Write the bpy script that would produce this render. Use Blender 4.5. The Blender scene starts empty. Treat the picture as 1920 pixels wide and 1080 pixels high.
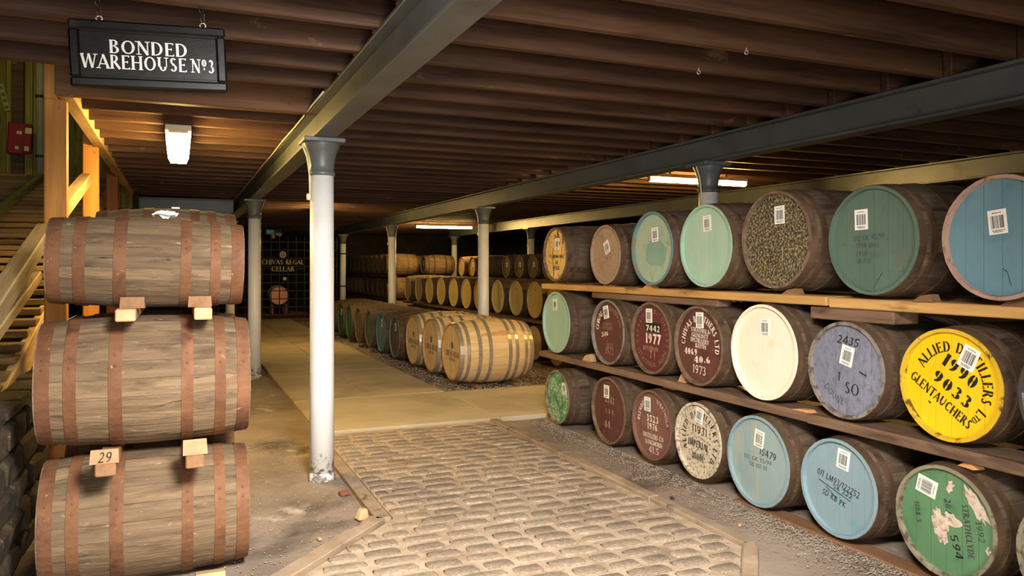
import bpy, math, random
from mathutils import Matrix, Vector
random.seed(7)
R = math.radians
PI = math.pi
SC = bpy.context.scene
COL = SC.collection

# ------------------------------------------------------------------ camera
cam_d = bpy.data.cameras.new('camera')
cam_d.sensor_width = 36.0
cam_d.lens = 36.0 * 1450 / 1920
cam_d.shift_y = -40 / 1920
cam_d.clip_end = 200
cam = bpy.data.objects.new('camera', cam_d)
cam.location = (0, 0, 1.65)
cam.rotation_euler = (R(90), 0, R(-23.3))
COL.objects.link(cam)
SC.camera = cam

# ------------------------------------------------------------------ world, daylight from the open doorway behind, exposure
w = bpy.data.worlds.new('world')
SC.world = w
w.use_nodes = True
w.node_tree.nodes['Background'].inputs[0].default_value = (0.75, 0.86, 1.0, 1)
w.node_tree.nodes['Background'].inputs[1].default_value = 0.6


def area(name, loc, target, sx, sy, power, col):
    d = bpy.data.lights.new(name, 'AREA')
    d.shape = 'RECTANGLE'
    d.size, d.size_y, d.energy, d.color = sx, sy, power, col
    o = bpy.data.objects.new(name, d)
    o.location = loc
    o.rotation_euler = (Vector(target) - Vector(loc)).to_track_quat('-Z', 'Y').to_euler()
    COL.objects.link(o)
    return o


area('doorway_daylight', (0.0, -2.9, 1.35), (0.6, 6, 1.0), 1.5, 2.3, 235, (1.0, 0.95, 0.90))
fl = bpy.data.lights.new('foreground_fill', 'SPOT')  # added spot out of view, brightens the foreground
fl.energy, fl.color, fl.spot_size, fl.spot_blend, fl.shadow_soft_size = 2300, (1.0, 0.95, 0.905), R(108), 1.0, 0.4
flo = bpy.data.objects.new('foreground_fill', fl)
flo.location = (0.8, 1.0, 2.70)
flo.rotation_euler = (Vector((1.8, 4.5, 0.0)) - Vector(flo.location)).to_track_quat('-Z', 'Y').to_euler()
COL.objects.link(flo)

SC.view_settings.view_transform = 'Standard'
SC.view_settings.look = 'None'
SC.view_settings.gamma = 1.0
SC.view_settings.use_curve_mapping = False
SC.view_settings.exposure = 0.0


# ------------------------------------------------------------------ materials
def lin(c):
    out = []
    for v in c[:3]:
        v = v / 255.0
        out.append(v / 12.92 if v <= 0.04045 else ((v + 0.055) / 1.055) ** 2.4)
    return (*out, 1.0)


def V3(s):
    return (s, s, s) if isinstance(s, (int, float)) else s


def M(name, c1, c2, sc=3, det=5, spots=(), rough=0.75, bump=0.15, bsc=None, metal=0.0, rnd=0.2, spec=0.3, tilt=None, foot=None):
    m = bpy.data.materials.new(name)
    m.use_nodes = True
    nt = m.node_tree
    N, Lk = nt.nodes, nt.links
    bs = N['Principled BSDF']
    tc = N.new('ShaderNodeTexCoord')
    oi = N.new('ShaderNodeObjectInfo')
    mul = N.new('ShaderNodeMath'); mul.operation = 'MULTIPLY'; mul.inputs[1].default_value = 53.0
    Lk.new(oi.outputs['Random'], mul.inputs[0])
    add = N.new('ShaderNodeVectorMath'); add.operation = 'ADD'
    Lk.new(tc.outputs['Object'], add.inputs[0])
    Lk.new(mul.outputs[0], add.inputs[1])

    def noise(scale, detail, dist=0.0):
        mp = N.new('ShaderNodeMapping'); mp.inputs['Scale'].default_value = V3(scale)
        if tilt: mp.inputs['Rotation'].default_value = tilt
        Lk.new(add.outputs[0], mp.inputs['Vector'])
        n = N.new('ShaderNodeTexNoise')
        n.inputs['Scale'].default_value = 1.0
        n.inputs['Detail'].default_value = detail
        n.inputs['Roughness'].default_value = 0.62
        n.inputs['Distortion'].default_value = dist
        Lk.new(mp.outputs[0], n.inputs['Vector'])
        return n

    def ramp(src, a, b, ca, cb):
        r = N.new('ShaderNodeValToRGB')
        r.color_ramp.elements[0].position, r.color_ramp.elements[1].position = a, b
        r.color_ramp.elements[0].color, r.color_ramp.elements[1].color = ca, cb
        Lk.new(src, r.inputs[0])
        return r
    n0 = noise(sc, det)
    col = ramp(n0.outputs['Fac'], 0.32, 0.68, lin(c1), lin(c2)).outputs[0]
    for sp in spots:
        c, s, lo, hi = sp[:4]
        n = noise(s, 6, 0.4)
        f = ramp(n.outputs['Fac'], lo, hi, (0, 0, 0, 1), (1, 1, 1, 1))
        mx = N.new('ShaderNodeMixRGB')
        Lk.new(f.outputs[0], mx.inputs[0])
        Lk.new(col, mx.inputs[1])
        mx.inputs[2].default_value = lin(c)
        col = mx.outputs[0]
    if foot:      # dirt splashed up from the ground: fades out at the given height
        sx = N.new('ShaderNodeSeparateXYZ'); Lk.new(tc.outputs['Object'], sx.inputs[0])
        mz = N.new('ShaderNodeMapRange'); mz.inputs['From Min'].default_value = 0.0; mz.inputs['From Max'].default_value = foot[1]
        mz.inputs['To Min'].default_value = .50; mz.inputs['To Max'].default_value = .15
        Lk.new(sx.outputs['Z'], mz.inputs['Value'])
        nf = noise(26, 6)
        sm = N.new('ShaderNodeMath'); sm.operation = 'ADD'; Lk.new(mz.outputs[0], sm.inputs[0]); Lk.new(nf.outputs['Fac'], sm.inputs[1])
        fr_ = ramp(sm.outputs[0], .88, 1.0, (0, 0, 0, 1), (1, 1, 1, 1))
        mx = N.new('ShaderNodeMixRGB'); Lk.new(fr_.outputs[0], mx.inputs[0]); Lk.new(col, mx.inputs[1]); mx.inputs[2].default_value = lin(foot[0])
        col = mx.outputs[0]
    if rnd:
        mr = N.new('ShaderNodeMapRange')
        mr.inputs['To Min'].default_value = 1 - rnd
        mr.inputs['To Max'].default_value = 1 + rnd
        Lk.new(oi.outputs['Random'], mr.inputs['Value'])
        hs = N.new('ShaderNodeHueSaturation')
        Lk.new(mr.outputs[0], hs.inputs['Value'])
        Lk.new(col, hs.inputs['Color'])
        col = hs.outputs[0]
    Lk.new(col, bs.inputs['Base Color'])
    bs.inputs['Roughness'].default_value = rough
    bs.inputs['Metallic'].default_value = metal
    bs.inputs['Specular IOR Level'].default_value = spec
    if bump:
        nb = noise(bsc if bsc is not None else tuple(v * 6 for v in V3(sc)), 5)
        b = N.new('ShaderNodeBump'); b.inputs['Strength'].default_value = bump; b.inputs['Distance'].default_value = 0.01
        Lk.new(nb.outputs['Fac'], b.inputs['Height'])
        Lk.new(b.outputs[0], bs.inputs['Normal'])
    return m


def EM(name, c, s):
    m = bpy.data.materials.new(name)
    m.use_nodes = True
    b = m.node_tree.nodes['Principled BSDF']
    b.inputs['Base Color'].default_value = lin(c)
    b.inputs['Emission Color'].default_value = lin(c)
    b.inputs['Emission Strength'].default_value = s
    return m


GRAIN = (2.2, 28, 28)
m_dirt = M('packed_dirt', (126, 110, 94), (168, 150, 132), 1.1, spots=[((92, 80, 70), 0.9, .52, .66), ((196, 182, 166), 3.1, .60, .72), ((80, 66, 52), 30, .66, .74)], rough=.95, bump=.6, bsc=26, rnd=0)
m_mortar = M('cobble_mortar', (164, 142, 116), (200, 178, 152), 6, spots=[((140, 118, 94), 2.5, .5, .7), ((112, 94, 76), 40, .6, .7)], rough=.95, bump=.6, bsc=60, rnd=0)
m_cobble = M('cobble_stone', (132, 114, 94), (178, 158, 134), 9, spots=[((200, 180, 156), 10, .56, .70), ((100, 86, 72), 24, .60, .72)], rough=.85, bump=.5, bsc=60, rnd=.2)
m_conc = M('concrete', (182, 166, 136), (204, 188, 158), 1.5, spots=[((160, 144, 114), .8, .52, .75), ((214, 198, 170), 16, .62, .75)], rough=.85, bump=.2, bsc=40, rnd=.05)
m_gravel = M('gravel', (132, 118, 102), (172, 156, 138), 30, rough=.9, bump=.2, rnd=0, spots=[((92, 80, 70), 14, .5, .62)])
m_kerb = M('kerb_timber', (134, 112, 88), (174, 152, 126), (3, 3, 10), rough=.9, bump=.4, rnd=.12, spots=[((96, 78, 60), 6, .6, .72)])
m_stone = M('dark_stone', (50, 42, 33), (84, 70, 53), 5, spots=[((128, 108, 80), 14, .62, .72), ((34, 28, 24), 7, .58, .7)], rough=.95, bump=1.0, bsc=22, rnd=.25)
m_joist = M('dark_joist_timber', (66, 45, 31), (97, 68, 47), (1.2, 20, 14), spots=[((52, 32, 22), (.8, 5, 9), .54, .7), ((146, 112, 84), (2.2, 9, 3), .64, .74)], rough=.62, bump=.3, bsc=(4, 60, 60), rnd=.22)  # palest blotches imitate light reflected between the deck boards
m_header = M('knotty_header_timber', (104, 72, 46), (136, 96, 62), (1.2, 20, 14), spots=[((72, 46, 30), (3, 9, 9), .58, .7)], rough=.6, bump=.3, rnd=0)
m_deck = M('deck_timber', (74, 50, 34), (104, 74, 50), (14, 1.2, 14), rough=.8, bump=.2, rnd=.3)
m_steel = M('grey_painted_steel', (84, 88, 86), (104, 108, 104), 2, spots=[((62, 62, 58), 3, .6, .75), ((128, 124, 108), 18, .68, .76)], rough=.42, bump=.12, bsc=30, rnd=.04, spec=.5)
m_white = M('white_column_paint', (222, 220, 214), (238, 236, 230), 2, spots=[((160, 156, 148), (22, 22, 5), .70, .76), ((60, 56, 52), (30, 30, 3), .755, .775)], rough=.38, bump=.12, bsc=40, rnd=.02, spec=.5, foot=((128, 118, 106), .34))
m_whitedirty = M('scuffed_column_foot', (206, 202, 194), (230, 228, 220), 10, spots=[((122, 114, 104), 24, .54, .64)], rough=.6, bump=.3, rnd=0)
m_cable = M('cream_cable', (222, 210, 176), (232, 222, 190), 4, rough=.5, bump=0, rnd=0)
m_pine = M('orange_pine', (184, 118, 48), (210, 148, 70), (16, 16, 1.3), spots=[((140, 84, 34), (9, 9, 5), .66, .72), ((168, 106, 44), (8, 8, .7), .55, .7)], rough=.6, bump=.15, bsc=(60, 60, 5), rnd=.06)
m_pine2 = M('dusty_rail_timber', (166, 136, 92), (200, 172, 126), (14, 1.2, 14), spots=[((104, 80, 48), (10, 1, 10), .56, .7)], rough=.7, bump=.25, rnd=.12)
m_moss = M('mossy_rail_timber', (92, 96, 44), (126, 124, 70), (14, 1.2, 14), spots=[((60, 58, 30), 6, .54, .7)], rough=.8, bump=.3, rnd=.15)
m_slat = M('worn_stair_slat', (100, 78, 46), (142, 114, 70), (1.4, 16, 16), spots=[((84, 64, 38), (1.5, 6, 6), .54, .68)], rough=.8, bump=.3, rnd=.25)
m_wallboard = M('mossy_wall_board', (118, 110, 44), (152, 140, 68), (10, 10, 1.2), spots=[((70, 66, 26), (8, 8, 1), .54, .68)], rough=.85, bump=.3, rnd=.2)
m_darkwall = M('dark_wall', (44, 38, 32), (66, 58, 48), 2, rough=.95, bump=.5, bsc=14, rnd=0)
m_pipe = M('grey_pipe', (150, 150, 132), (172, 170, 150), 3, rough=.5, bump=.05, rnd=0)
m_red = M('red_alarm_box', (128, 26, 24), (150, 36, 30), 4, rough=.4, bump=0, rnd=0)
m_cream = M('cream_sticker', (214, 200, 120), (226, 214, 150), 4, rough=.6, bump=0, rnd=0)
m_green = M('green_sign_plate', (140, 150, 90), (170, 178, 120), 6, rough=.6, bump=0, rnd=0)
m_black = M('black_gloss_board', (14, 13, 12), (28, 25, 22), 8, spots=[((54, 47, 38), 11, .60, .72)], rough=.35, bump=.05, rnd=0, spec=.25)
m_lwhite = M('white_letter_paint', (236, 234, 226), (244, 242, 236), 4, rough=.5, bump=0, rnd=0)
m_chain = M('chain_steel', (70, 62, 54), (104, 94, 82), 20, rough=.4, metal=.8, bump=0, rnd=.1)
m_ring = M('bright_eye_ring', (226, 222, 212), (238, 234, 226), 4, rough=.35, metal=.5, bump=0, rnd=0)
m_iron = M('black_iron', (44, 42, 40), (62, 58, 54), 5, rough=.55, metal=.2, bump=.05, rnd=.1)
m_rust = M('rusty_hoop', (102, 67, 44), (128, 88, 60), 7, spots=[((84, 54, 40), 5, .54, .7), ((188, 146, 94), 24, .66, .74)], rough=.72, bump=.35, bsc=50, metal=.1, rnd=.1)
m_rustdark = M('brown_hoop', (82, 62, 46), (108, 84, 62), 6, spots=[((62, 46, 36), 5, .54, .7), ((150, 110, 80), 24, .68, .76)], rough=.65, bump=.3, bsc=50, metal=.15, rnd=.1)
m_galv = M('galvanised_hoop', (150, 140, 122), (178, 168, 148), 6, rough=.32, metal=.35, bump=.03, rnd=.05)
m_oldwood = M('weathered_stave', (102, 83, 61), (134, 111, 84), GRAIN, spots=[((80, 62, 45), (2.6, 9, 9), .53, .72), ((54, 43, 34), (4, 26, 26), .63, .72), ((166, 142, 112), (12, 40, 40), .63, .73), ((104, 66, 40), (3, 6, 6), .62, .76)], rough=.85, bump=.7, bsc=(9, 90, 90), rnd=.22)
m_darkwood = M('dark_stave', (80, 66, 51), (112, 95, 75), GRAIN, spots=[((60, 46, 36), (1.6, 9, 9), .52, .68), ((140, 118, 96), (5, 26, 26), .66, .74)], rough=.8, bump=.4, bsc=(9, 90, 90), rnd=.16)
m_newwood = M('new_oak_stave', (216, 178, 120), (234, 202, 148), GRAIN, spots=[((176, 124, 70), (1.4, 8, 8), .58, .74)], rough=.5, bump=.15, bsc=(9, 90, 90), rnd=.07)
m_newhead = M('new_oak_head', (214, 180, 126), (232, 202, 150), (8, 8, 1), rough=.6, bump=.12, bsc=(60, 60, 6), rnd=.05)
m_newchime = M('new_oak_chime', (168, 128, 78), (196, 154, 100), 10, rough=.6, bump=.1, rnd=.04)
m_chimewood = M('bare_chime', (96, 76, 60), (136, 112, 90), 14, spots=[((176, 154, 128), 22, .62, .72)], rough=.85, bump=.4, rnd=.1)
m_plank = M('rack_plank', (176, 132, 72), (206, 162, 98), (14, 1.2, 14), spots=[((116, 82, 44), (9, 2.5, 9), .56, .7)], rough=.8, bump=.35, rnd=.08)
m_plankdark = M('dark_rack_plank', (104, 80, 60), (136, 108, 84), (14, 1.2, 14), spots=[((76, 56, 42), (8, 1.5, 8), .54, .7)], rough=.85, bump=.35, rnd=.08)
m_block = M('sawn_block', (180, 146, 102), (200, 168, 124), (6, 6, 14), spots=[((176, 132, 88), 9, .6, .74)], rough=.75, bump=.15, rnd=.06)
m_wedge = M('brown_wedge', (116, 82, 55), (146, 108, 76), (12, 2, 12), rough=.8, bump=.25, rnd=.12)
m_wedgel = M('orange_wedge', (196, 138, 78), (216, 160, 100), (12, 2, 12), rough=.8, bump=.25, rnd=.1)
m_tan = M('tan_chock', (158, 118, 82), (184, 142, 104), (6, 6, 14), spots=[((136, 98, 66), 9, .6, .74)], rough=.75, bump=.15, rnd=.05)
m_paper = M('paper_label', (232, 228, 214), (244, 240, 228), 12, rough=.7, bump=0, rnd=.03)
m_ink = M('black_ink', (26, 23, 21), (38, 34, 30), 18, rough=.7, bump=0, rnd=0)
m_inkfade = M('faded_ink', (56, 60, 58), (78, 80, 74), 20, rough=.8, bump=0, rnd=0)
m_whitestencil = M('white_stencil', (224, 208, 190), (240, 228, 210), 20, spots=[((150, 110, 90), 26, .6, .7)], rough=.8, bump=0, rnd=0)
m_faintstencil = M('worn_stencil', (150, 118, 98), (184, 152, 128), 20, spots=[((110, 70, 58), 24, .5, .64)], rough=.8, bump=0, rnd=0)
m_gold = M('gilt_letters', (196, 178, 136), (216, 200, 160), 8, rough=.5, bump=0, rnd=0)
m_cloth = M('crumpled_white_cloth', (236, 230, 218), (246, 240, 230), 8, rough=.9, bump=.2, rnd=0)
m_tube = EM('warm_tube', (255, 210, 124), 250)
m_diff = EM('warm_diffuser', (255, 214, 124), 105)
m_spotglow = EM('small_spot_lens', (255, 240, 205), 18)
m_exitglow = EM('exit_green', (46, 120, 70), 0.25)
m_fitting = M('lamp_fitting', (190, 176, 146), (206, 194, 164), 5, rough=.5, bump=0, rnd=0)
m_brick = M('cellar_brick', (120, 66, 50), (152, 90, 68), 8, rough=.9, bump=.3, rnd=.15)
m_bare = M('flaked_paint_bare_wood', (196, 172, 150), (226, 208, 190), 24, spots=[((140, 116, 100), 40, .52, .66)], rough=.9, bump=.4, rnd=0)
m_bluepatch = M('fresh_blue_paint', (120, 154, 138), (132, 166, 150), 5, rough=.6, bump=.1, rnd=0)
m_green_stain = M('grey_stain', (86, 96, 84), (100, 108, 94), 9, rough=.8, bump=.1, rnd=0)


def paint(name, c1, c2, spots=(), rough=.55):
    return M(name, c1, c2, (3, 3, 2), spots=spots, rough=rough, bump=.14, bsc=(50, 50, 8), rnd=0)


P = dict(
    cream=paint('cream_weathered_head', (206, 168, 96), (232, 198, 126), [((92, 66, 36), (16, 16, 3), .53, .62), ((60, 42, 26), 34, .60, .66)], .8),
    taupe=paint('grey_brown_head', (146, 124, 100), (166, 142, 116), [((122, 100, 80), 12, .55, .7)], .8),
    mint=paint('mint_head', (148, 170, 148), (166, 184, 160), [((128, 148, 124), 10, .56, .7), ((104, 92, 62), 46, .68, .74)]),
    palemint=paint('pale_mint_head', (152, 184, 162), (176, 200, 178), [((186, 196, 160), (14, 14, 2), .58, .72), ((110, 140, 124), 34, .66, .74)]),
    speck=paint('black_speckled_head', (44, 38, 30), (66, 57, 44), [((160, 142, 100), (90, 90, 60), .49, .58), ((186, 170, 124), (24, 24, 2), .66, .72)], .8),
    teal=paint('dull_teal_head', (80, 102, 88), (94, 116, 100), [((78, 92, 76), 7, .58, .74), ((60, 60, 48), 44, .67, .74)]),
    blue=paint('blue_head', (96, 132, 144), (110, 144, 154), [((86, 128, 144), 7, .56, .74)]),
    pinkrim=paint('pinkish_bare_rim', (164, 132, 116), (184, 150, 132), [((126, 98, 86), 22, .56, .7)], .85),
    bluerim=paint('blue_rim', (86, 126, 134), (104, 142, 144), [((128, 112, 88), 7, .54, .64)], .7),
    sage=paint('smooth_mint_head', (150, 180, 158), (160, 190, 168)),
    maroon=paint('maroon_head', (86, 52, 44), (102, 62, 52), [((134, 94, 72), 30, .62, .72), ((70, 36, 32), 6, .54, .7)], .7),
    maroon2=paint('dark_red_head', (90, 44, 42), (104, 52, 50), [((88, 34, 38), 8, .56, .7), ((150, 96, 86), 40, .68, .74)], .65),
    brown=paint('red_brown_head', (114, 78, 66), (130, 92, 78), [((96, 64, 54), 7, .54, .7), ((160, 122, 100), 36, .66, .74)], .75),
    whitep=paint('cream_white_head', (232, 222, 196), (242, 234, 210), [((216, 202, 160), 5, .62, .76)]),
    violet=paint('blue_grey_head', (116, 119, 132), (132, 136, 149), [((104, 105, 118), (44, 44, 26), .46, .66), ((116, 96, 82), 9, .70, .76)], .75),
    yellow=paint('yellow_head', (232, 188, 18), (242, 202, 30), [((206, 158, 20), 6, .62, .76)], .5),
    yellowrim=paint('worn_yellow_rim', (206, 166, 34), (222, 184, 52), [((96, 74, 38), 12, .54, .62)], .7),
    chipgreen=paint('flaking_green_head', (88, 138, 84), (106, 156, 100), [((196, 206, 182), (50, 50, 40), .50, .57), ((78, 124, 78), 7, .46, .58)], .75),
    oldwhite=paint('mottled_white_head', (196, 182, 156), (216, 204, 178), [((112, 98, 80), 44, .52, .62), ((150, 132, 108), 16, .56, .68)], .85),
    sky=paint('light_blue_head', (134, 154, 156), (150, 168, 164), [((160, 166, 146), (8, 8, 1.6), .52, .68), ((150, 138, 110), 12, .68, .78)]),
    sky2=paint('flat_light_blue_head', (126, 150, 158), (140, 162, 166), [((100, 150, 158), 6, .58, .74), ((60, 60, 56), 60, .72, .77)]),
    leaf=paint('green_head', (86, 124, 86), (98, 138, 98), [((72, 116, 78), 6, .54, .72), ((150, 170, 128), 50, .70, .76)]),
    greyrim=paint('grey_worn_rim', (116, 106, 98), (144, 134, 124), [((92, 76, 64), 16, .5, .62)], .85),
    leafrim=paint('scuffed_pale_rim', (124, 118, 94), (152, 144, 118), [((94, 80, 62), 16, .48, .62)], .85),
    pale=paint('pale_oak_head', (208, 180, 108), (224, 198, 126), [((180, 146, 80), (9, 9, 1), .58, .74)], .7),
    darkg=paint('dark_green_head', (66, 92, 74), (84, 110, 88), [((54, 62, 46), 10, .54, .7)], .75),
    darkb=paint('dusty_brown_head', (96, 78, 58), (122, 102, 76), [((66, 52, 40), 10, .54, .7)], .8),
    darkblue=paint('dusty_blue_head', (84, 124, 126), (100, 140, 140), [((96, 84, 66), 10, .58, .7)], .75),
    pinkhead=paint('pinkish_oak_head', (214, 160, 124), (232, 180, 144), [((190, 130, 96), 8, .58, .72)], .7),
    khaki=paint('khaki_head', (136, 112, 62), (160, 134, 80), [((92, 72, 42), 12, .54, .68)], .8),
    gloss=M('glossy_steel_end', (110, 112, 112), (140, 140, 138), 3, rough=.22, bump=0, rnd=0, metal=.8),
)

# ------------------------------------------------------------------ mesh helpers
_cache = {}


def mesh(name, verts, faces, mats, smooth=False, midx=None):
    me = bpy.data.meshes.new(name)
    me.from_pydata(verts, [], faces)
    for m in (mats if isinstance(mats, (list, tuple)) else [mats]):
        me.materials.append(m)
    if smooth:
        me.shade_smooth()
    if midx:
        me.polygons.foreach_set('material_index', midx)
    me.update()
    return me


def ob(name, me, parent=None, loc=(0, 0, 0), rot=(0, 0, 0), scale=None):
    o = bpy.data.objects.new(name, me)
    o.location = loc
    o.rotation_euler = rot
    if scale: o.scale = scale
    if parent is not None: o.parent = parent
    COL.objects.link(o)
    return o


def tag(o, label=None, cat=None, group=None, kind=None):
    if label: o['label'] = label
    if cat: o['category'] = cat
    if group: o['group'] = group
    if kind: o['kind'] = kind
    return o


def thing(name, label, cat, loc=(0, 0, 0), rot=(0, 0, 0), group=None, kind=None):
    return tag(ob(name, None, None, loc, rot), label, cat, group, kind)


def cbox_vf(sx, sy, sz, c=0.006, off=(0, 0, 0)):
    """box centred on x,y,z with every edge chamfered"""
    hx, hy, hz = sx / 2, sy / 2, sz / 2
    c = min(c, hx * .4, hy * .4, hz * .4)
    v, ix = [], {}
    for a in (-1, 1):
        for b in (-1, 1):
            for d in (-1, 1):
                for k in range(3):
                    p = [a * hx, b * hy, d * hz]
                    for j, s in enumerate((a, b, d)):
                        if j != k: p[j] -= s * c
                    ix[(a, b, d, k)] = len(v)
                    v.append((p[0] + off[0], p[1] + off[1], p[2] + off[2]))
    f = []
    sg = [(-1, -1), (1, -1), (1, 1), (-1, 1)]
    for s in (-1, 1):
        f.append([ix[(s, a, b, 0)] for a, b in sg][::s])
        f.append([ix[(a, s, b, 1)] for a, b in sg][::-s])
        f.append([ix[(a, b, s, 2)] for a, b in sg][::s])
    for a in (-1, 1):
        for b in (-1, 1):
            f.append([ix[(a, b, -1, 0)], ix[(a, b, 1, 0)], ix[(a, b, 1, 1)], ix[(a, b, -1, 1)]][::-a * b])
            f.append([ix[(a, -1, b, 0)], ix[(a, 1, b, 0)], ix[(a, 1, b, 2)], ix[(a, -1, b, 2)]][::a * b])
            f.append([ix[(-1, a, b, 1)], ix[(1, a, b, 1)], ix[(1, a, b, 2)], ix[(-1, a, b, 2)]][::-a * b])
            for d in (-1, 1):
                f.append([ix[(a, b, d, 0)], ix[(a, b, d, 1)], ix[(a, b, d, 2)]][::a * b * d])
    return v, f


def box(name, size, loc, mat, parent=None, rot=(0, 0, 0), c=0.006):
    key = ('box', tuple(round(s, 4) for s in size), c, mat.name)
    if key not in _cache:
        _cache[key] = mesh(name, *cbox_vf(*size, c), mat)
    return ob(name, _cache[key], parent, loc, rot)


def span(name, p0, p1, mat, parent=None, c=0.006):
    """box between two opposite corners"""
    s = [abs(b - a) for a, b in zip(p0, p1)]
    return box(name, s, [(a + b) / 2 for a, b in zip(p0, p1)], mat, parent, c=c)


def joinvf(lst):
    V, F = [], []
    for v, f in lst:
        b = len(V)
        V += v
        F += [[i + b for i in q] for q in f]
    return V, F


def lathe_vf(prof, n=32, cap0=True, cap1=True):
    """profile [(r, z)] about z"""
    v, f = [], []
    for r, z in prof:
        for k in range(n):
            a = 2 * PI * k / n
            v.append((r * math.cos(a), r * math.sin(a), z))
    for i in range(len(prof) - 1):
        for k in range(n):
            k2 = (k + 1) % n
            f.append([i * n + k, i * n + k2, (i + 1) * n + k2, (i + 1) * n + k])
    if cap0: f.append(list(range(n))[::-1])
    if cap1: f.append([(len(prof) - 1) * n + k for k in range(n)])
    return v, f


def tube_vf(pts, r, n=6, closed=False):
    v, f = [], []
    m = len(pts)
    P3 = [Vector(p) for p in pts]
    for i in range(m):
        if closed: t = P3[(i + 1) % m] - P3[i - 1]
        else: t = P3[min(i + 1, m - 1)] - P3[max(i - 1, 0)]
        t.normalize()
        up = Vector((0, 0, 1)) if abs(t.z) < .9 else Vector((1, 0, 0))
        a = t.cross(up).normalized()
        b = a.cross(t)
        for k in range(n):
            q = P3[i] + (a * math.cos(2 * PI * k / n) + b * math.sin(2 * PI * k / n)) * r
            v.append(tuple(q))
    for i in range(m if closed else m - 1):
        for k in range(n):
            k2 = (k + 1) % n
            j = (i + 1) % m
            f.append([i * n + k, j * n + k, j * n + k2, i * n + k2])
    if not closed:
        f.append(list(range(n)))
        f.append([(m - 1) * n + k for k in range(n)][::-1])
    return v, f


def prism_vf(poly, z0, z1):
    n = len(poly)
    v = [(x, y, z0) for x, y in poly] + [(x, y, z1) for x, y in poly]
    f = [list(range(n))[::-1], [n + k for k in range(n)]]
    f += [[k, (k + 1) % n, n + (k + 1) % n, n + k] for k in range(n)]
    return v, f


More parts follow.
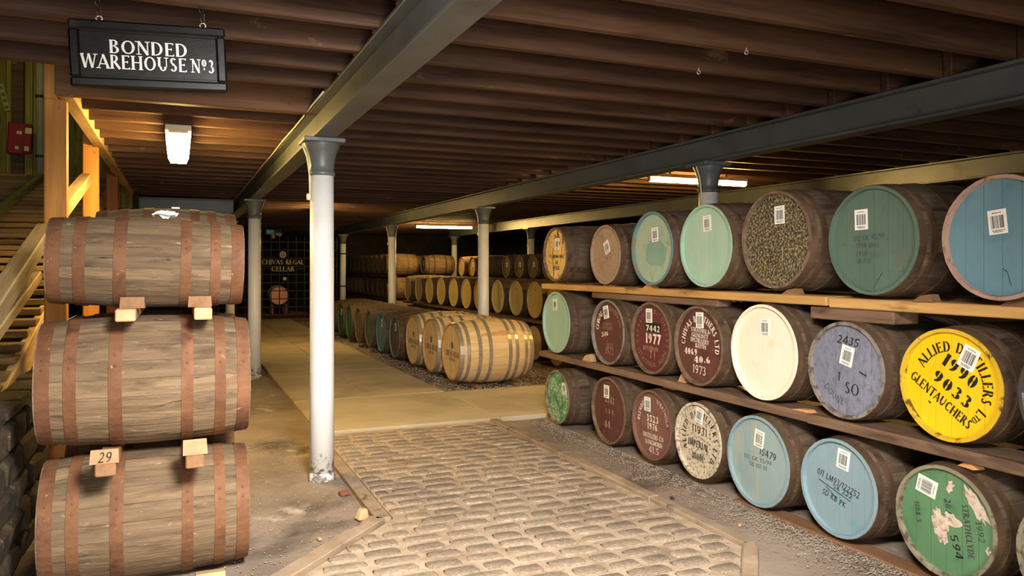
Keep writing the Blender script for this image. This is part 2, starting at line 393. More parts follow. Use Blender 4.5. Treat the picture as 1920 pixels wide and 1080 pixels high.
# ------------------------------------------------------------------ lettering (own stroke alphabet)
# L x0 y0 x1 y1 weight ; A cx cy rx ry a0 a1 ; S x y (serif)
GL = {
    'A': (.76, 'L .39 1 .05 0 0;L .37 1 .71 0 1;L .17 .32 .58 .32 0;S .05 0;S .70 0'),
    'B': (.64, 'L .14 0 .14 1 1;A .30 .77 .24 .23 90 -90;L .04 1 .30 1 0;L .14 .54 .30 .54 0;A .31 .27 .29 .27 90 -90;L .04 0 .31 0 0'),
    'C': (.76, 'A .45 .5 .40 .5 48 312'),
    'D': (.78, 'L .14 0 .14 1 1;A .30 .5 .43 .5 90 -90;L .04 1 .30 1 0;L .04 0 .30 0 0'),
    'E': (.60, 'L .14 0 .14 1 1;L .04 1 .52 1 0;L .14 .52 .42 .52 0;L .04 0 .55 0 0;L .52 1 .52 .86 0;L .55 0 .55 .15 0;L .42 .44 .42 .60 0'),
    'F': (.56, 'L .14 0 .14 1 1;L .04 1 .52 1 0;L .14 .52 .42 .52 0;L .52 1 .52 .86 0;S .14 0'),
    'G': (.80, 'A .45 .5 .40 .5 48 318;L .74 .42 .74 .1 1;L .52 .42 .80 .42 0'),
    'H': (.80, 'L .14 0 .14 1 1;L .66 0 .66 1 1;L .14 .52 .66 .52 0;S .14 0;S .14 1;S .66 0;S .66 1'),
    'I': (.28, 'L .14 0 .14 1 1;S .14 0;S .14 1'),
    'J': (.46, 'L .32 .2 .32 1 1;A .16 .2 .16 .2 0 -150;S .32 1'),
    'K': (.70, 'L .14 0 .14 1 1;L .14 .45 .58 1 0;L .24 .55 .64 0 1;S .14 0;S .14 1'),
    'L': (.56, 'L .14 0 .14 1 1;L .04 0 .52 0 0;L .52 0 .52 .16 0;S .14 1'),
    'M': (.94, 'L .12 0 .16 1 0;L .16 1 .46 .1 1;L .46 .1 .76 1 0;L .76 1 .80 0 1;S .12 0;S .80 0'),
    'N': (.80, 'L .13 0 .13 1 0;L .13 1 .67 0 1;L .67 0 .67 1 0;S .13 0;S .67 1;S .07 1'),
    'O': (.88, 'A .44 .5 .40 .5 0 360'),
    'P': (.62, 'L .14 0 .14 1 1;A .30 .73 .26 .27 90 -90;L .04 1 .30 1 0;L .14 .46 .30 .46 0;S .14 0'),
    'Q': (.88, 'A .44 .5 .40 .5 0 360;L .5 .2 .85 -.1 1'),
    'R': (.70, 'L .14 0 .14 1 1;A .30 .75 .25 .25 90 -90;L .04 1 .30 1 0;L .14 .5 .30 .5 0;L .32 .5 .66 0 1;S .14 0'),
    'S': (.58, 'A .29 .76 .22 .24 35 250;A .29 .26 .24 .26 90 -150;L .20 .53 .36 .50 1'),
    'T': (.66, 'L .33 0 .33 1 1;L .04 1 .62 1 0;S .33 0;L .04 1 .04 .86 0;L .62 1 .62 .86 0'),
    'U': (.78, 'L .14 .32 .14 1 1;L .64 .32 .64 1 0;A .39 .32 .25 .32 180 360;S .14 1;S .64 1'),
    'V': (.74, 'L .06 1 .37 0 1;L .37 0 .68 1 0;S .06 1;S .68 1'),
    'W': (1.02, 'L .05 1 .28 0 1;L .28 0 .50 1 0;L .50 1 .74 0 1;L .74 0 .96 1 0;S .05 1;S .96 1'),
    'X': (.70, 'L .06 1 .62 0 1;L .06 0 .62 1 0'),
    'Y': (.70, 'L .06 1 .35 .48 1;L .64 1 .35 .48 0;L .35 0 .35 .48 1;S .35 0'),
    'Z': (.62, 'L .06 1 .56 1 0;L .56 1 .06 0 1;L .06 0 .56 0 0'),
    '0': (.62, 'A .31 .5 .26 .5 0 360'),
    '1': (.36, 'L .2 0 .2 1 1;L .2 1 .06 .84 0;S .2 0'),
    '2': (.60, 'A .29 .74 .23 .26 160 -40;L .46 .57 .06 0 0;L .06 0 .56 0 1'),
    '3': (.58, 'A .27 .76 .20 .24 150 -90;A .27 .27 .25 .27 90 -150'),
    '4': (.64, 'L .44 0 .44 1 1;L .44 1 .04 .30 0;L .04 .30 .62 .30 0'),
    '5': (.60, 'L .12 1 .52 1 1;L .12 1 .10 .55 0;A .28 .30 .25 .30 125 -150'),
    '6': (.62, 'A .31 .30 .25 .30 0 360;A .47 .45 .42 .55 100 180'),
    '7': (.58, 'L .05 1 .55 1 1;L .55 1 .22 0 1'),
    '8': (.60, 'A .30 .77 .21 .23 0 360;A .30 .27 .25 .27 0 360'),
    '9': (.62, 'A .31 .70 .25 .30 0 360;A .14 .55 .42 .55 -80 0'),
    'o': (.50, 'A .25 .74 .20 .26 0 360;L .2 .30 .30 .30 1'),
    '.': (.24, 'L .08 .05 .18 .05 1'),
    ':': (.24, 'L .08 .5 .18 .5 1'),
    '-': (.40, 'L .06 .46 .34 .46 1'),
    '/': (.44, 'L .04 0 .40 1 0'),
    '+': (.5, 'L .05 .5 .45 .5 1;L .25 .3 .25 .7 1'),
    ' ': (.40, ''),
}


def glyph(ch, thick, thin, serif, stencil):
    wd, spec = GL.get(ch, GL[' '])
    polys = []

    def stroke(pts, ws):
        for i in range(len(pts) - 1):
            (x0, y0), (x1, y1) = pts[i], pts[i + 1]
            dx, dy = x1 - x0, y1 - y0
            l = math.hypot(dx, dy) or 1e-6
            nx, ny = -dy / l, dx / l
            a, b = ws[i] / 2, ws[i + 1] / 2
            polys.append([(x0 - nx * a, y0 - ny * a), (x1 - nx * b, y1 - ny * b), (x1 + nx * b, y1 + ny * b), (x0 + nx * a, y0 + ny * a)])
    for s in spec.split(';'):
        q = s.split()
        if not q: continue
        a = [float(t) for t in q[1:]]
        if q[0] == 'L':
            wt = thick if a[4] else thin
            x0, y0, x1, y1 = a[:4]
            if y0 == y1:      # keep horizontal strokes inside the cap height
                k = wt / 2 * (1 if y0 < .3 else -1 if y0 > .7 else 0)
                y0 += k; y1 += k
            if stencil and abs(y1 - y0) < .05 and ch in 'ADEFHLR' and x0 < .2:
                x0 = .30
                if ch in 'AH': x1 -= .12
            stroke([(x0, y0), (x1, y1)], [wt, wt])
        elif q[0] == 'A':
            cx, cy, rx, ry, a0, a1 = a
            segs = [(a0, a1)]
            if stencil and abs(a1 - a0) > 300:
                segs = [(a0 + 100, a0 + 260), (a0 - 80, a0 + 80)]
            for b0, b1 in segs:
                n = max(4, int(abs(b1 - b0) / 20))
                pts, ws = [], []
                for k in range(n + 1):
                    t = R(b0 + (b1 - b0) * k / n)
                    wd_ = thin + (thick - thin) * abs(math.cos(t)) ** 1.3
                    ci, si = math.cos(t), math.sin(t)
                    pts.append((cx + rx * ci, cy + ry * si))
                    ws.append((cx + max(rx - wd_, .01) * ci, cy + max(ry - wd_, .01) * si))
                for j in range(n):
                    polys.append([pts[j], pts[j + 1], ws[j + 1], ws[j]])
        elif q[0] == 'S' and serif:
            x, y = a
            h = thin * .9
            y0 = 0 if y < .5 else 1 - h
            e = thick / 2 + .065
            polys.append([(x - e, y0), (x + e, y0), (x + e, y0 + h), (x - e, y0 + h)])
    return wd, polys


STY = {'sign': (.17, .07, True, False), 'roman': (.15, .055, True, False), 'stencil': (.20, .10, False, True), 'fat': (.24, .08, False, True),
       'hand': (.125, .105, False, False), 'thin': (.11, .09, False, False), 'sans': (.16, .14, False, False)}


def text_polys(s, h, style='roman', cx=0, cy=0, rot=0, width=None, arc=None, track=.06, slant=0, jit=0):
    """flat polygons in the plane; arc=(radius, mid angle deg, span deg) sets the text around a circle (cx, cy)"""
    thick, thin, serif, sten = STY[style]
    gl = [glyph(c, thick, thin, serif, sten) for c in s]
    tot = sum(g[0] for g in gl) + track * (len(gl) - 1)
    kx = h if width is None else width / tot
    out = []
    x = 0
    rr = random.Random(len(s) * 7 + ord(s[0]))
    for wd, polys in gl:
        jr, jy = (rr.uniform(-jit, jit), rr.uniform(-jit, jit) * .3) if jit else (0, 0)
        for p in polys:
            q = []
            for px, py in p:
                px = px + slant * py
                if jit:
                    ex, ey = px - wd / 2, py - .5
                    px, py = wd / 2 + ex * math.cos(jr) - ey * math.sin(jr), .5 + ex * math.sin(jr) + ey * math.cos(jr) + jy
                if arc:
                    rad, mid, spn = arc
                    ca = R(mid + spn / 2 - spn * (x + wd / 2) / tot)
                    dx, dy = (px - wd / 2) * h, (py - .5) * h
                    if rad > 0:
                        q.append((cx + math.cos(ca) * (rad + dy) + math.sin(ca) * dx, cy + math.sin(ca) * (rad + dy) - math.cos(ca) * dx))
                    else:   # reads from inside along the bottom
                        r_ = -rad
                        ca = R(mid - spn / 2 + spn * (x + wd / 2) / tot)
                        q.append((cx + math.cos(ca) * (r_ - dy) - math.sin(ca) * dx, cy + math.sin(ca) * (r_ - dy) + math.cos(ca) * dx))
                else:
                    q.append(((px + x - tot / 2) * kx, (py - .5) * h))
            if not arc:
                c, s_ = math.cos(R(rot)), math.sin(R(rot))
                q = [(cx + a * c - b * s_, cy + a * s_ + b * c) for a, b in q]
            out.append(q)
        x += wd + track
    return out


def polys_vf(polys, tf):
    v, f = [], []
    for p in polys:
        # wind so that the face looks at the reader
        ar = sum(p[i][0] * p[(i + 1) % len(p)][1] - p[(i + 1) % len(p)][0] * p[i][1] for i in range(len(p)))
        if ar < 0: p = p[::-1]
        b = len(v)
        q = [Vector(tf(x, y)) for x, y in p]
        nr = (q[1] - q[0]).cross(q[2] - q[0])
        if nr.length < 1e-12: nr = (q[2] - q[0]).cross(q[3] - q[0]) if len(q) > 3 else nr
        nr.normalize()
        v += [tuple(t + nr * ((len(f) % 40) * 1e-5)) for t in q]   # brush strokes lie on each other, never in one plane
        f.append(list(range(b, b + len(p))))
    return v, f


def emblem_polys(cx, cy, r):
    """a rosette: two rings joined by luckenbooth-like loops"""
    out = []

    def ring(x, y, ra, rb, n=14):
        for k in range(n):
            a, b = 2 * PI * k / n, 2 * PI * (k + 1) / n
            out.append([(x + rb * math.cos(a), y + rb * math.sin(a)), (x + ra * math.cos(a), y + ra * math.sin(a)),
                        (x + ra * math.cos(b), y + ra * math.sin(b)), (x + rb * math.cos(b), y + rb * math.sin(b))])
    ring(cx, cy, r, r * .82, 20)
    for k in range(4):
        a = PI / 4 + PI / 2 * k
        ring(cx + .42 * r * math.cos(a), cy + .42 * r * math.sin(a), r * .40, r * .22)
    return out


# ------------------------------------------------------------------ barrels
def prof(L, rh, rb):
    return lambda x: rb - (rb - rh) * abs(2 * x / L - 1) ** 2.0


def stave_mesh(L, rh, rb, n, mat, seg=6):
    key = ('stave', L, rh, rb, n, mat.name)
    if key in _cache: return _cache[key]
    pr = prof(L, rh, rb)
    g = 2 * PI / n * .982 / 2
    v, f = [], []
    for i in range(seg + 1):
        x = L * i / seg
        r = pr(x)
        rows = [(-g, r - .015), (-g, r), (0, r * 1.0), (g, r), (g, r - .015)]
        for a, rr in rows:
            v.append((x, -rr * math.sin(a), rr * math.cos(a)))
    for i in range(seg):
        for k in range(4):
            a = i * 5 + k
            f.append([a, a + 1, a + 6, a + 5])
    f.append([4, 3, 2, 1, 0])
    b = seg * 5
    f.append([b, b + 1, b + 2, b + 3, b + 4])
    _cache[key] = mesh('stave', v, f, mat)
    return _cache[key]


def hoop_mesh(L, rh, rb, x0, wd, mat, n=44, rivet=False):
    key = ('hoop', L, rh, rb, round(x0, 3), wd, mat.name, n, rivet)
    if key in _cache: return _cache[key]
    pr = prof(L, rh, rb)
    x0 = max(0.002, x0); x1 = min(L - .002, x0 + wd)
    ra, rb_ = pr(x0) + .0045, pr(x1) + .0045
    rows = [(x0, ra - .012), (x0, ra), (x1, rb_), (x1, rb_ - .012)]
    v, f = [], []
    for k in range(n):
        a = 2 * PI * k / n
        for x, r in rows:
            v.append((x, -r * math.sin(a), r * math.cos(a)))
    for k in range(n):
        for j in range(3):
            a = k * 4 + j
            b = ((k + 1) % n) * 4 + j
            f.append([a, a + 1, b + 1, b])
    if rivet:   # lapped end with two rivets
        for k in range(2):
            a0 = R(62 + 9 * k)
            x = (x0 + x1) / 2
            r = pr(x) + .004
            vv, ff = lathe_vf([(.008, 0), (.006, .005), (.002, .0065)], 8, False, True)
            m4 = Matrix.Translation((x, -r * math.sin(a0), r * math.cos(a0))) @ Matrix.Rotation(a0, 4, 'X')
            b = len(v)
            v += [tuple(m4 @ Vector(q)) for q in vv]
            f += [[i + b for i in q] for q in ff]
    me = mesh('hoop', v, f, mat)
    _cache[key] = me
    return me


def head_mesh(rad, boards, mat, n=40):
    """disc looking towards -x made of boards with fine recessed joints"""
    key = ('head', round(rad, 4), boards, mat.name)
    if key in _cache: return _cache[key]
    v, f = [], []
    g = .0012
    for b in range(boards):
        y0 = -rad + 2 * rad * b / boards + g
        y1 = -rad + 2 * rad * (b + 1) / boards - g
        if b == 0: y0 = -rad * .9995
        if b == boards - 1: y1 = rad * .9995
        m = 6
        i0 = len(v)
        for k in range(m + 1):
            y = y0 + (y1 - y0) * k / m
            h = math.sqrt(max(0, rad * rad - y * y))
            for x, z in ((0, -h), (0, h), (.014, h), (.014, -h)):
                v.append((x, y, z))
        for k in range(m):
            a = i0 + k * 4
            for j in range(4):
                f.append([a + j, a + (j + 1) % 4, a + 4 + (j + 1) % 4, a + 4 + j][::-1])
        f.append([i0, i0 + 1, i0 + 2, i0 + 3])
        e = i0 + m * 4
        f.append([e + 3, e + 2, e + 1, e])
    i0 = len(v)   # backing so that no light comes through the joints
    for k in range(n):
        a = 2 * PI * k / n
        v.append((.011, rad * math.cos(a), rad * math.sin(a)))
    f.append([i0 + k for k in range(n)])
    me = mesh('head', v, f, mat)
    _cache[key] = me
    return me


def chime_mesh(rh, mat, n=48):
    key = ('chime', round(rh, 4), mat.name)
    if key in _cache: return _cache[key]
    rnd = random.Random(3)
    v, f = [], []
    for k in range(n):
        a = 2 * PI * k / n
        for x, r in ((.012, rh + .003), (-.003, rh + .002 + rnd.uniform(-.0015, .0015)), (-.003, rh - .016 + rnd.uniform(-.001, .001)), (.030, rh - .020)):
            v.append((x, -r * math.sin(a), r * math.cos(a)))
    for k in range(n):
        for j in range(3):
            a = k * 4 + j
            b = ((k + 1) % n) * 4 + j
            f.append([a, b, b + 1, a + 1])
    me = mesh('chime', v, f, mat)
    _cache[key] = me
    return me


def body_mesh(L, rh, rb, n, mat, seg=8):
    """all staves of a distant barrel, joints cut as fine grooves"""
    key = ('body', L, rh, rb, n, mat.name)
    if key in _cache: return _cache[key]
    pr = prof(L, rh, rb)
    v, f = [], []
    for i in range(seg + 1):
        x = L * i / seg
        r = pr(x)
        for k in range(n):
            for da, dr in ((.04, 0), (.96, 0), (1.0, -.006)):
                a = 2 * PI * (k + da) / n
                v.append((x, -(r + dr) * math.sin(a), (r + dr) * math.cos(a)))
    m = 3 * n
    for i in range(seg):
        for k in range(m):
            k2 = (k + 1) % m
            f.append([i * m + k, i * m + k2, (i + 1) * m + k2, (i + 1) * m + k])
    f.append([seg * m + k for k in range(m)])
    me = mesh('staves', v, f, mat)
    _cache[key] = me
    return me


HOOPS6 = lambda L: [(.004, .05), (.085, .045), (.25 * L + .03, .05), (.75 * L - .08, .05), (L - .13, .045), (L - .054, .05)]


def barrel(label, loc, L, rh, rb, staves=26, wood=None, hoopm=None, headm=None, rimm=None, hoops=None, rot=(0, 0, 0), detail=True,
           group=None, rivet=False, boards=6, name='barrel', flip_end=True):
    wood = wood or m_darkwood
    hoopm = hoopm or m_rustdark
    t = thing(name, label, 'barrel', loc, rot, group)
    A = (0, 0, rb)
    if detail:
        sm = stave_mesh(L, rh, rb, staves, wood)
        for k in range(staves):
            ob('stave', sm, t, A, (2 * PI * k / staves, 0, 0))
    else:
        ob('staves', body_mesh(L, rh, rb, staves, wood), t, A)
    for x, wd in (hoops or HOOPS6(L)):
        ob('hoop', hoop_mesh(L, rh, rb, x, wd, hoopm, 44 if detail else 30, rivet), t, A)
    hd = ob('head', head_mesh(rh - .018, boards, headm or m_oldwood), t, (.022, 0, rb))
    ob('chime', chime_mesh(rh, rimm or m_chimewood), t, A)
    if detail:
        ob('head', head_mesh(rh - .026, boards, wood), t, (L - .022, 0, rb), (0, 0, PI))
    t['R'] = rh - .018
    t['rb'] = rb
    return t, hd


def on_head(hd, Rr, off=.0012):
    return lambda x, y: (-off, -x * Rr, y * Rr)


def lettering(hd, Rr, polys, mat, name='lettering', off=.0021, label=None):
    v, f = polys_vf(polys, on_head(hd, Rr, off))
    o = ob(name, mesh(name, v, f, mat), hd)
    if label: o['label'] = label
    return o


def barcode(t, Rr, rb, hx, hz, rot=0, wd=.092, ht=.118):
    """a stuck-on paper label with its bars, a part of the barrel"""
    c, s = math.cos(R(rot)), math.sin(R(rot))

    def tf(off):
        return lambda x, y: (.022 - off, -(hx * Rr + x * c - y * s), hz * Rr + x * s + y * c)
    a, b = wd / 2, ht / 2
    p = [(-a, -b), (a, -b), (a, b), (-a, b)]
    f0, f1 = tf(.0012), tf(.0034)
    v = [f0(*q) for q in p] + [f1(*q) for q in p]
    f = [[4, 5, 6, 7]] + [[k, (k + 1) % 4, 4 + (k + 1) % 4, 4 + k] for k in range(4)]
    lb = ob('label', mesh('label', v, f, m_paper), t, (0, 0, rb))
    rr = random.Random(int((hx * 97 + hz * 31 + rb * 991) * 100))
    polys, x = [], -a * .68
    while x < a * .66:
        w_ = rr.choice((.0022, .0032, .0046))
        polys.append([(x, -b * .52), (x + w_, -b * .52), (x + w_, b * .52), (x, b * .52)])
        x += w_ + rr.choice((.0020, .0028, .0040))
    for yy, k in ((b * .74, .5), (-b * .70, .62), (-b * .82, .5)):
        x = -a * k
        while x < a * k:
            w_ = rr.uniform(.002, .007)
            polys.append([(x, yy - .0022), (x + w_, yy - .0022), (x + w_, yy + .0022), (x, yy + .0022)])
            x += w_ + .0022
    v, f = polys_vf(polys, tf(.0040))
    ob('barcode', mesh('barcode', v, f, m_ink), lb)


def blob(rnd, cx, cy, rx, ry, n=22, rough=.28, rot=0):
    out = []
    c, s = math.cos(R(rot)), math.sin(R(rot))
    for k in range(n):
        a = 2 * PI * k / n
        q = 1 + rnd.uniform(-rough, rough)
        x, y = rx * q * math.cos(a), ry * q * math.sin(a)
        out.append((cx + x * c - y * s, cy + x * s + y * c))
    return out


# ================================================================== SETTING
# floor -----------------------------------------------------------------
fx, fy = [-3.2 + 15.4 * i / 44 for i in range(45)], [-3.0 + 33.5 * i / 90 for i in range(91)]
rf = random.Random(11)
fv = []
for y in fy:
    for x in fx:
        z = -.012 + rf.uniform(-.010, .010)
        fv.append((x, y, z))
ff = [[j * 45 + i, j * 45 + i + 1, (j + 1) * 45 + i + 1, (j + 1) * 45 + i] for j in range(90) for i in range(44)]
floor = tag(ob('floor', mesh('floor', fv, ff, m_dirt, True)), kind='structure')

# concrete: path along the columns and the cross path, cast in bays
for k in range(6):
    y0, y1 = 9.55 + k * 2.55, 9.55 + (k + 1) * 2.55 - .005
    span('concrete_slab', (1.26, y0, -.02), (2.19, y1, .035), m_conc, floor, .008)
    span('concrete_slab', (2.196, y0, -.02), (3.16, y1, .035), m_conc, floor, .008)
for x0, x1 in ((1.26, 3.16), (3.166, 5.6), (5.606, 8.4)):
    span('concrete_slab', (x0, 7.66, -.02), (x1, 9.535, .035), m_conc, floor, .008)

# cobbles
POLY = [(1.28, 7.62), (3.02, 7.62), (3.02, 3.62), (2.35, 2.85), (-.65, 2.85), (1.28, 4.92)]


def inside(x, y, poly=POLY):
    r_ = False
    n = len(poly)
    for i in range(n):
        (x0, y0), (x1, y1) = poly[i], poly[(i + 1) % n]
        if (y0 > y) != (y1 > y) and x < (x1 - x0) * (y - y0) / (y1 - y0) + x0: r_ = not r_
    return r_


v, f = prism_vf(POLY, -.03, .0135)
ob('mortar_bed', mesh('mortar_bed', v, f, m_mortar), floor)


def cobble_mesh(seed):
    rn = random.Random(seed)
    n = 10
    ring = []
    for k in range(n):
        a = 2 * PI * k / n
        # super-ellipse outline
        c, s = math.cos(a), math.sin(a)
        e = .42
        x = .5 * math.copysign(abs(c) ** e, c) * rn.uniform(.9, 1.0)
        y = .5 * math.copysign(abs(s) ** e, s) * rn.uniform(.88, 1.0)
        ring.append((x, y))
    v = [(x, y, -.01) for x, y in ring]
    v += [(x * .97, y * .95, .011 + rn.uniform(-.002, .002)) for x, y in ring]
    v += [(x * .88, y * .80, .0165 + rn.uniform(-.0015, .0015)) for x, y in ring]
    f = []
    for l in range(2):
        for k in range(n):
            f.append([l * n + k, l * n + (k + 1) % n, (l + 1) * n + (k + 1) % n, (l + 1) * n + k])
    f.append([2 * n + k for k in range(n)])
    return mesh('cobble', v, f, m_cobble, True)


CM = [cobble_mesh(k) for k in range(10)]
rc = random.Random(5)
y, row = 7.52, 0
ncob = 0
while y > 2.95:
    d = rc.uniform(.128, .152)
    yc = y - d / 2
    x = -.75 + rc.uniform(0, .2)
    while x < 3.02:
        l = rc.uniform(.19, .30)
        x0, x1 = x, x + l
        # clip to the paved area
        while x0 < x1 - .06 and not inside(x0 + .01, yc): x0 += .02
        while x1 > x0 + .06 and not inside(x1 - .01, yc): x1 -= .02
        if x1 - x0 > .09 and inside((x0 + x1) / 2, yc):
            skew = .012 * math.sin((x0 + x1) * 2.1 + row)
            ob('cobble', CM[rc.randrange(10)], floor, ((x0 + x1) / 2, yc + skew, .004 + rc.uniform(-.003, .003)),
               (rc.uniform(-.03, .03), rc.uniform(-.02, .02), rc.uniform(-.03, .03) + .0), (x1 - x0 - .018, d - .014, 1))
            ncob += 1
        x += l
    y -= d
    row += 1

# edging strips round the cobbles
box('kerb', (.10, 2.74, .07), (1.215, 6.28, -.004), m_kerb, floor)
dgl = math.hypot(1.93, 2.07)
an = math.atan2(-2.07, -1.93)
box('kerb', (dgl, .11, .07), (1.215 - 1.93 / 2 - .03, 4.92 - 2.07 / 2 + .03, -.004), m_kerb, floor, (0, 0, an))
for k, (ya, yb) in enumerate(((7.62, 6.0), (5.99, 4.6), (4.59, 3.60))):
    box('edging_board', (.085, ya - yb, .055), (3.07, (ya + yb) / 2, .012), m_kerb, floor)
an2 = math.atan2(-.77, -.67)
box('edging_board', (1.02, .085, .055), (3.07 - .335, 3.60 - .385, .012), m_kerb, floor, (0, 0, an2))


# gravel beds
def gravel(name, label, region, count, smin, smax, seed):
    rn = random.Random(seed)
    v, f = [], []
    for _ in range(count):
        x, y = region(rn)
        s = rn.uniform(smin, smax)
        a = rn.uniform(0, PI)
        c, sn = math.cos(a), math.sin(a)
        b = len(v)
        for px, py, pz in ((1, 0, .15), (0, .8, .2), (-1, 0, .1), (0, -.8, .25), (.1, .1, .8), (0, 0, -.5)):
            px *= s * rn.uniform(.7, 1.2); py *= s * rn.uniform(.7, 1.2)
            v.append((x + px * c - py * sn, y + px * sn + py * c, .002 + pz * s))
        f += [[b, b + 1, b + 4], [b + 1, b + 2, b + 4], [b + 2, b + 3, b + 4], [b + 3, b, b + 4]]
    return tag(ob(name, mesh(name, v, f, m_gravel)), label, 'gravel', kind='stuff')


def reg_rack(rn):
    x = 3.62 - abs(rn.gauss(0, .16))
    return max(3.14, x), rn.uniform(2.0, 7.5)


gravel('gravel', 'loose grey gravel along the foot of the coloured barrel rack', reg_rack, 9000, .003, .009, 1)
gravel('gravel', 'dark gravel bed under the row of casks lying beside the concrete path', lambda rn: (rn.uniform(3.17, 5.6), rn.triangular(9.6, 20, 9.7)), 7000, .010, .022, 2)
gravel('grit', 'fine loose grit scattered over the dirt beside the white column', lambda rn: (rn.uniform(.2, 1.15), rn.uniform(4.3, 7.4)), 900, .003, .009, 3)

# walls -------------------------------------------------------------------
span('wall_right', (12.0, -3, 0), (12.2, 30, 3.4), m_darkwall)['kind'] = 'structure'
span('wall_back', (-3.2, 30, 0), (12.2, 30.2, 5.6), m_darkwall)['kind'] = 'structure'
span('wall_left', (-3.4, -3.2, 0), (-3.2, 30.2, 5.6), m_darkwall)['kind'] = 'structure'
wf = tag(ob('wall_front', mesh('wall_front', *joinvf([
    cbox_vf(2.4, .2, 3.2, .006, (-2.0, -3.1, 1.6)), cbox_vf(9.9, .2, 3.2, .006, (7.25, -3.1, 1.6)),
    cbox_vf(3.1, .2, .6, .006, (.75, -3.1, 2.9))]), m_darkwall)), kind='structure')
span('wall_upper', (-.72, 5.75, 3.2), (-.62, 14.4, 5.6), m_darkwall)['kind'] = 'structure'
span('ceiling_stairwell', (-3.4, 5.4, 5.6), (-.6, 14.6, 5.7), m_darkwall)['kind'] = 'structure'
# boarded wall at the head of the stairs
ws = span('wall_stairhead', (-3.2, 14.34, 2.6), (-.62, 14.44, 5.6), m_darkwall)
ws['kind'] = 'structure'
wy = ws.location
x = -3.18
rn = random.Random(4)
while x < -.75:
    wd = rn.uniform(.15, .20)
    b = box('wall_board', (.16, .024, 2.96), (x + wd / 2 - wy.x, -.062 + rn.uniform(-.004, .004), -.0), m_wallboard, ws)
    b.scale = ((wd - .008) / .16, 1, 1)
    x += wd

# ceiling -----------------------------------------------------------------
ZJ0, ZJ1 = 2.885, 3.105
ceil = tag(ob('ceiling', mesh('ceiling', *joinvf([
    cbox_vf(13.0, 33.4, .05, .006, (5.7, 13.6, 3.175)), cbox_vf(2.6, 8.7, .05, .006, (-2.1, 1.3, 3.175)),
    cbox_vf(2.6, 15.8, .05, .006, (-2.1, 22.4, 3.175))]), m_deck)), kind='structure')
x = -3.1
rn = random.Random(9)
while x < 12:
    wd = .19
    if x < -.82:
        span('deck_board', (x, -2.9, 3.115), (x + wd - .012, 5.62, 3.14), m_deck, ceil, .003)
    else:
        j = rn.uniform(8, 16)
        span('deck_board', (x, -2.9, 3.115), (x + wd - .012, j, 3.14), m_deck, ceil, .003)
        span('deck_board', (x, j + .006, 3.115), (x + wd - .012, 29.9, 3.14), m_deck, ceil, .003)
    x += wd
jm = {}


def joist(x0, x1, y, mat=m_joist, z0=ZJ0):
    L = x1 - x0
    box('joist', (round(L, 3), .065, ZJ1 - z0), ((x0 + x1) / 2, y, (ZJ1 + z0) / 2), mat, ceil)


rj = random.Random(21)
k = 0
for k in range(-6, 56):
    y = 3.03 + .485 * k
    if y > 29.6: break
    s = .035
    # bay left of the first beam
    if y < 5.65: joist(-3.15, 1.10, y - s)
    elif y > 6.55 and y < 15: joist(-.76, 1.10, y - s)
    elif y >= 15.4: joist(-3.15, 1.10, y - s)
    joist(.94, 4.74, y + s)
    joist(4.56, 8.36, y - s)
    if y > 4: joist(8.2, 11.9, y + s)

# stairwell trimming
trimmer = thing('trimmer_beam', 'long edge timber along the stair opening, running back over the orange posts', 'beam', (-.742, 6.335, 2.86), kind='thing')
box('timber', (.10, 8.8, .24), (0, 4.4, .12), m_pine2, trimmer)
header = thing('header_beam', 'knotty brown cross timber beneath the hanging black sign', 'beam', (.11, 6.285, 2.86), kind='thing')
box('timber', (1.82, .09, .235), (0, 0, .1175), m_header, header)


# steel beams ---------------------------------------------------------------
def steel_beam(label, xc, y0, y1, along='y'):
    L = y1 - y0
    t = thing('steel_beam', label, 'beam', (xc, y0, 2.64) if along == 'y' else (y0, xc, 2.64), (0, 0, 0 if along == 'y' else -PI / 2), kind='thing')
    box('bottom_flange', (.165, L, .022), (0, L / 2, .011), m_steel, t, c=.004)
    box('web', (.026, L, .20), (0, L / 2, .122), m_steel, t, c=.002)
    box('top_flange', (.165, L, .022), (0, L / 2, .233), m_steel, t, c=.004)
    return t


XA, XB, XC = 1.025, 4.65, 8.28
steel_beam('long grey steel beam lit gold on one side, over the white columns', XA, -1.0, 24.5)
steel_beam('dark grey steel beam crossing above the coloured barrel rack', XB, -1.0, 24.5)
steel_beam('farthest dark steel beam, side lit gold by the tube lamp', XC, -1.0, 24.5)
cb = steel_beam('short dark steel beam crossing behind the stairs', 15.25, -3.1, .93, 'x')
# conduit clipped along the first beam
v, f = tube_vf([(XA - .095, y_, 2.872 - .004 * math.sin(y_ * 3)) for y_ in [5.5 + .45 * i for i in range(22)]], .008, 6)
tag(ob('cable', mesh('cable', v, f, m_cable, True)), 'thin cream cable clipped along the upper edge of the lit steel beam', 'cable')

# columns --------------------------------------------------------------------
CAPP = [(.092, 2.355), (.100, 2.36), (.102, 2.385), (.093, 2.39), (.095, 2.44), (.104, 2.50), (.122, 2.555), (.142, 2.60), (.142, 2.607)]


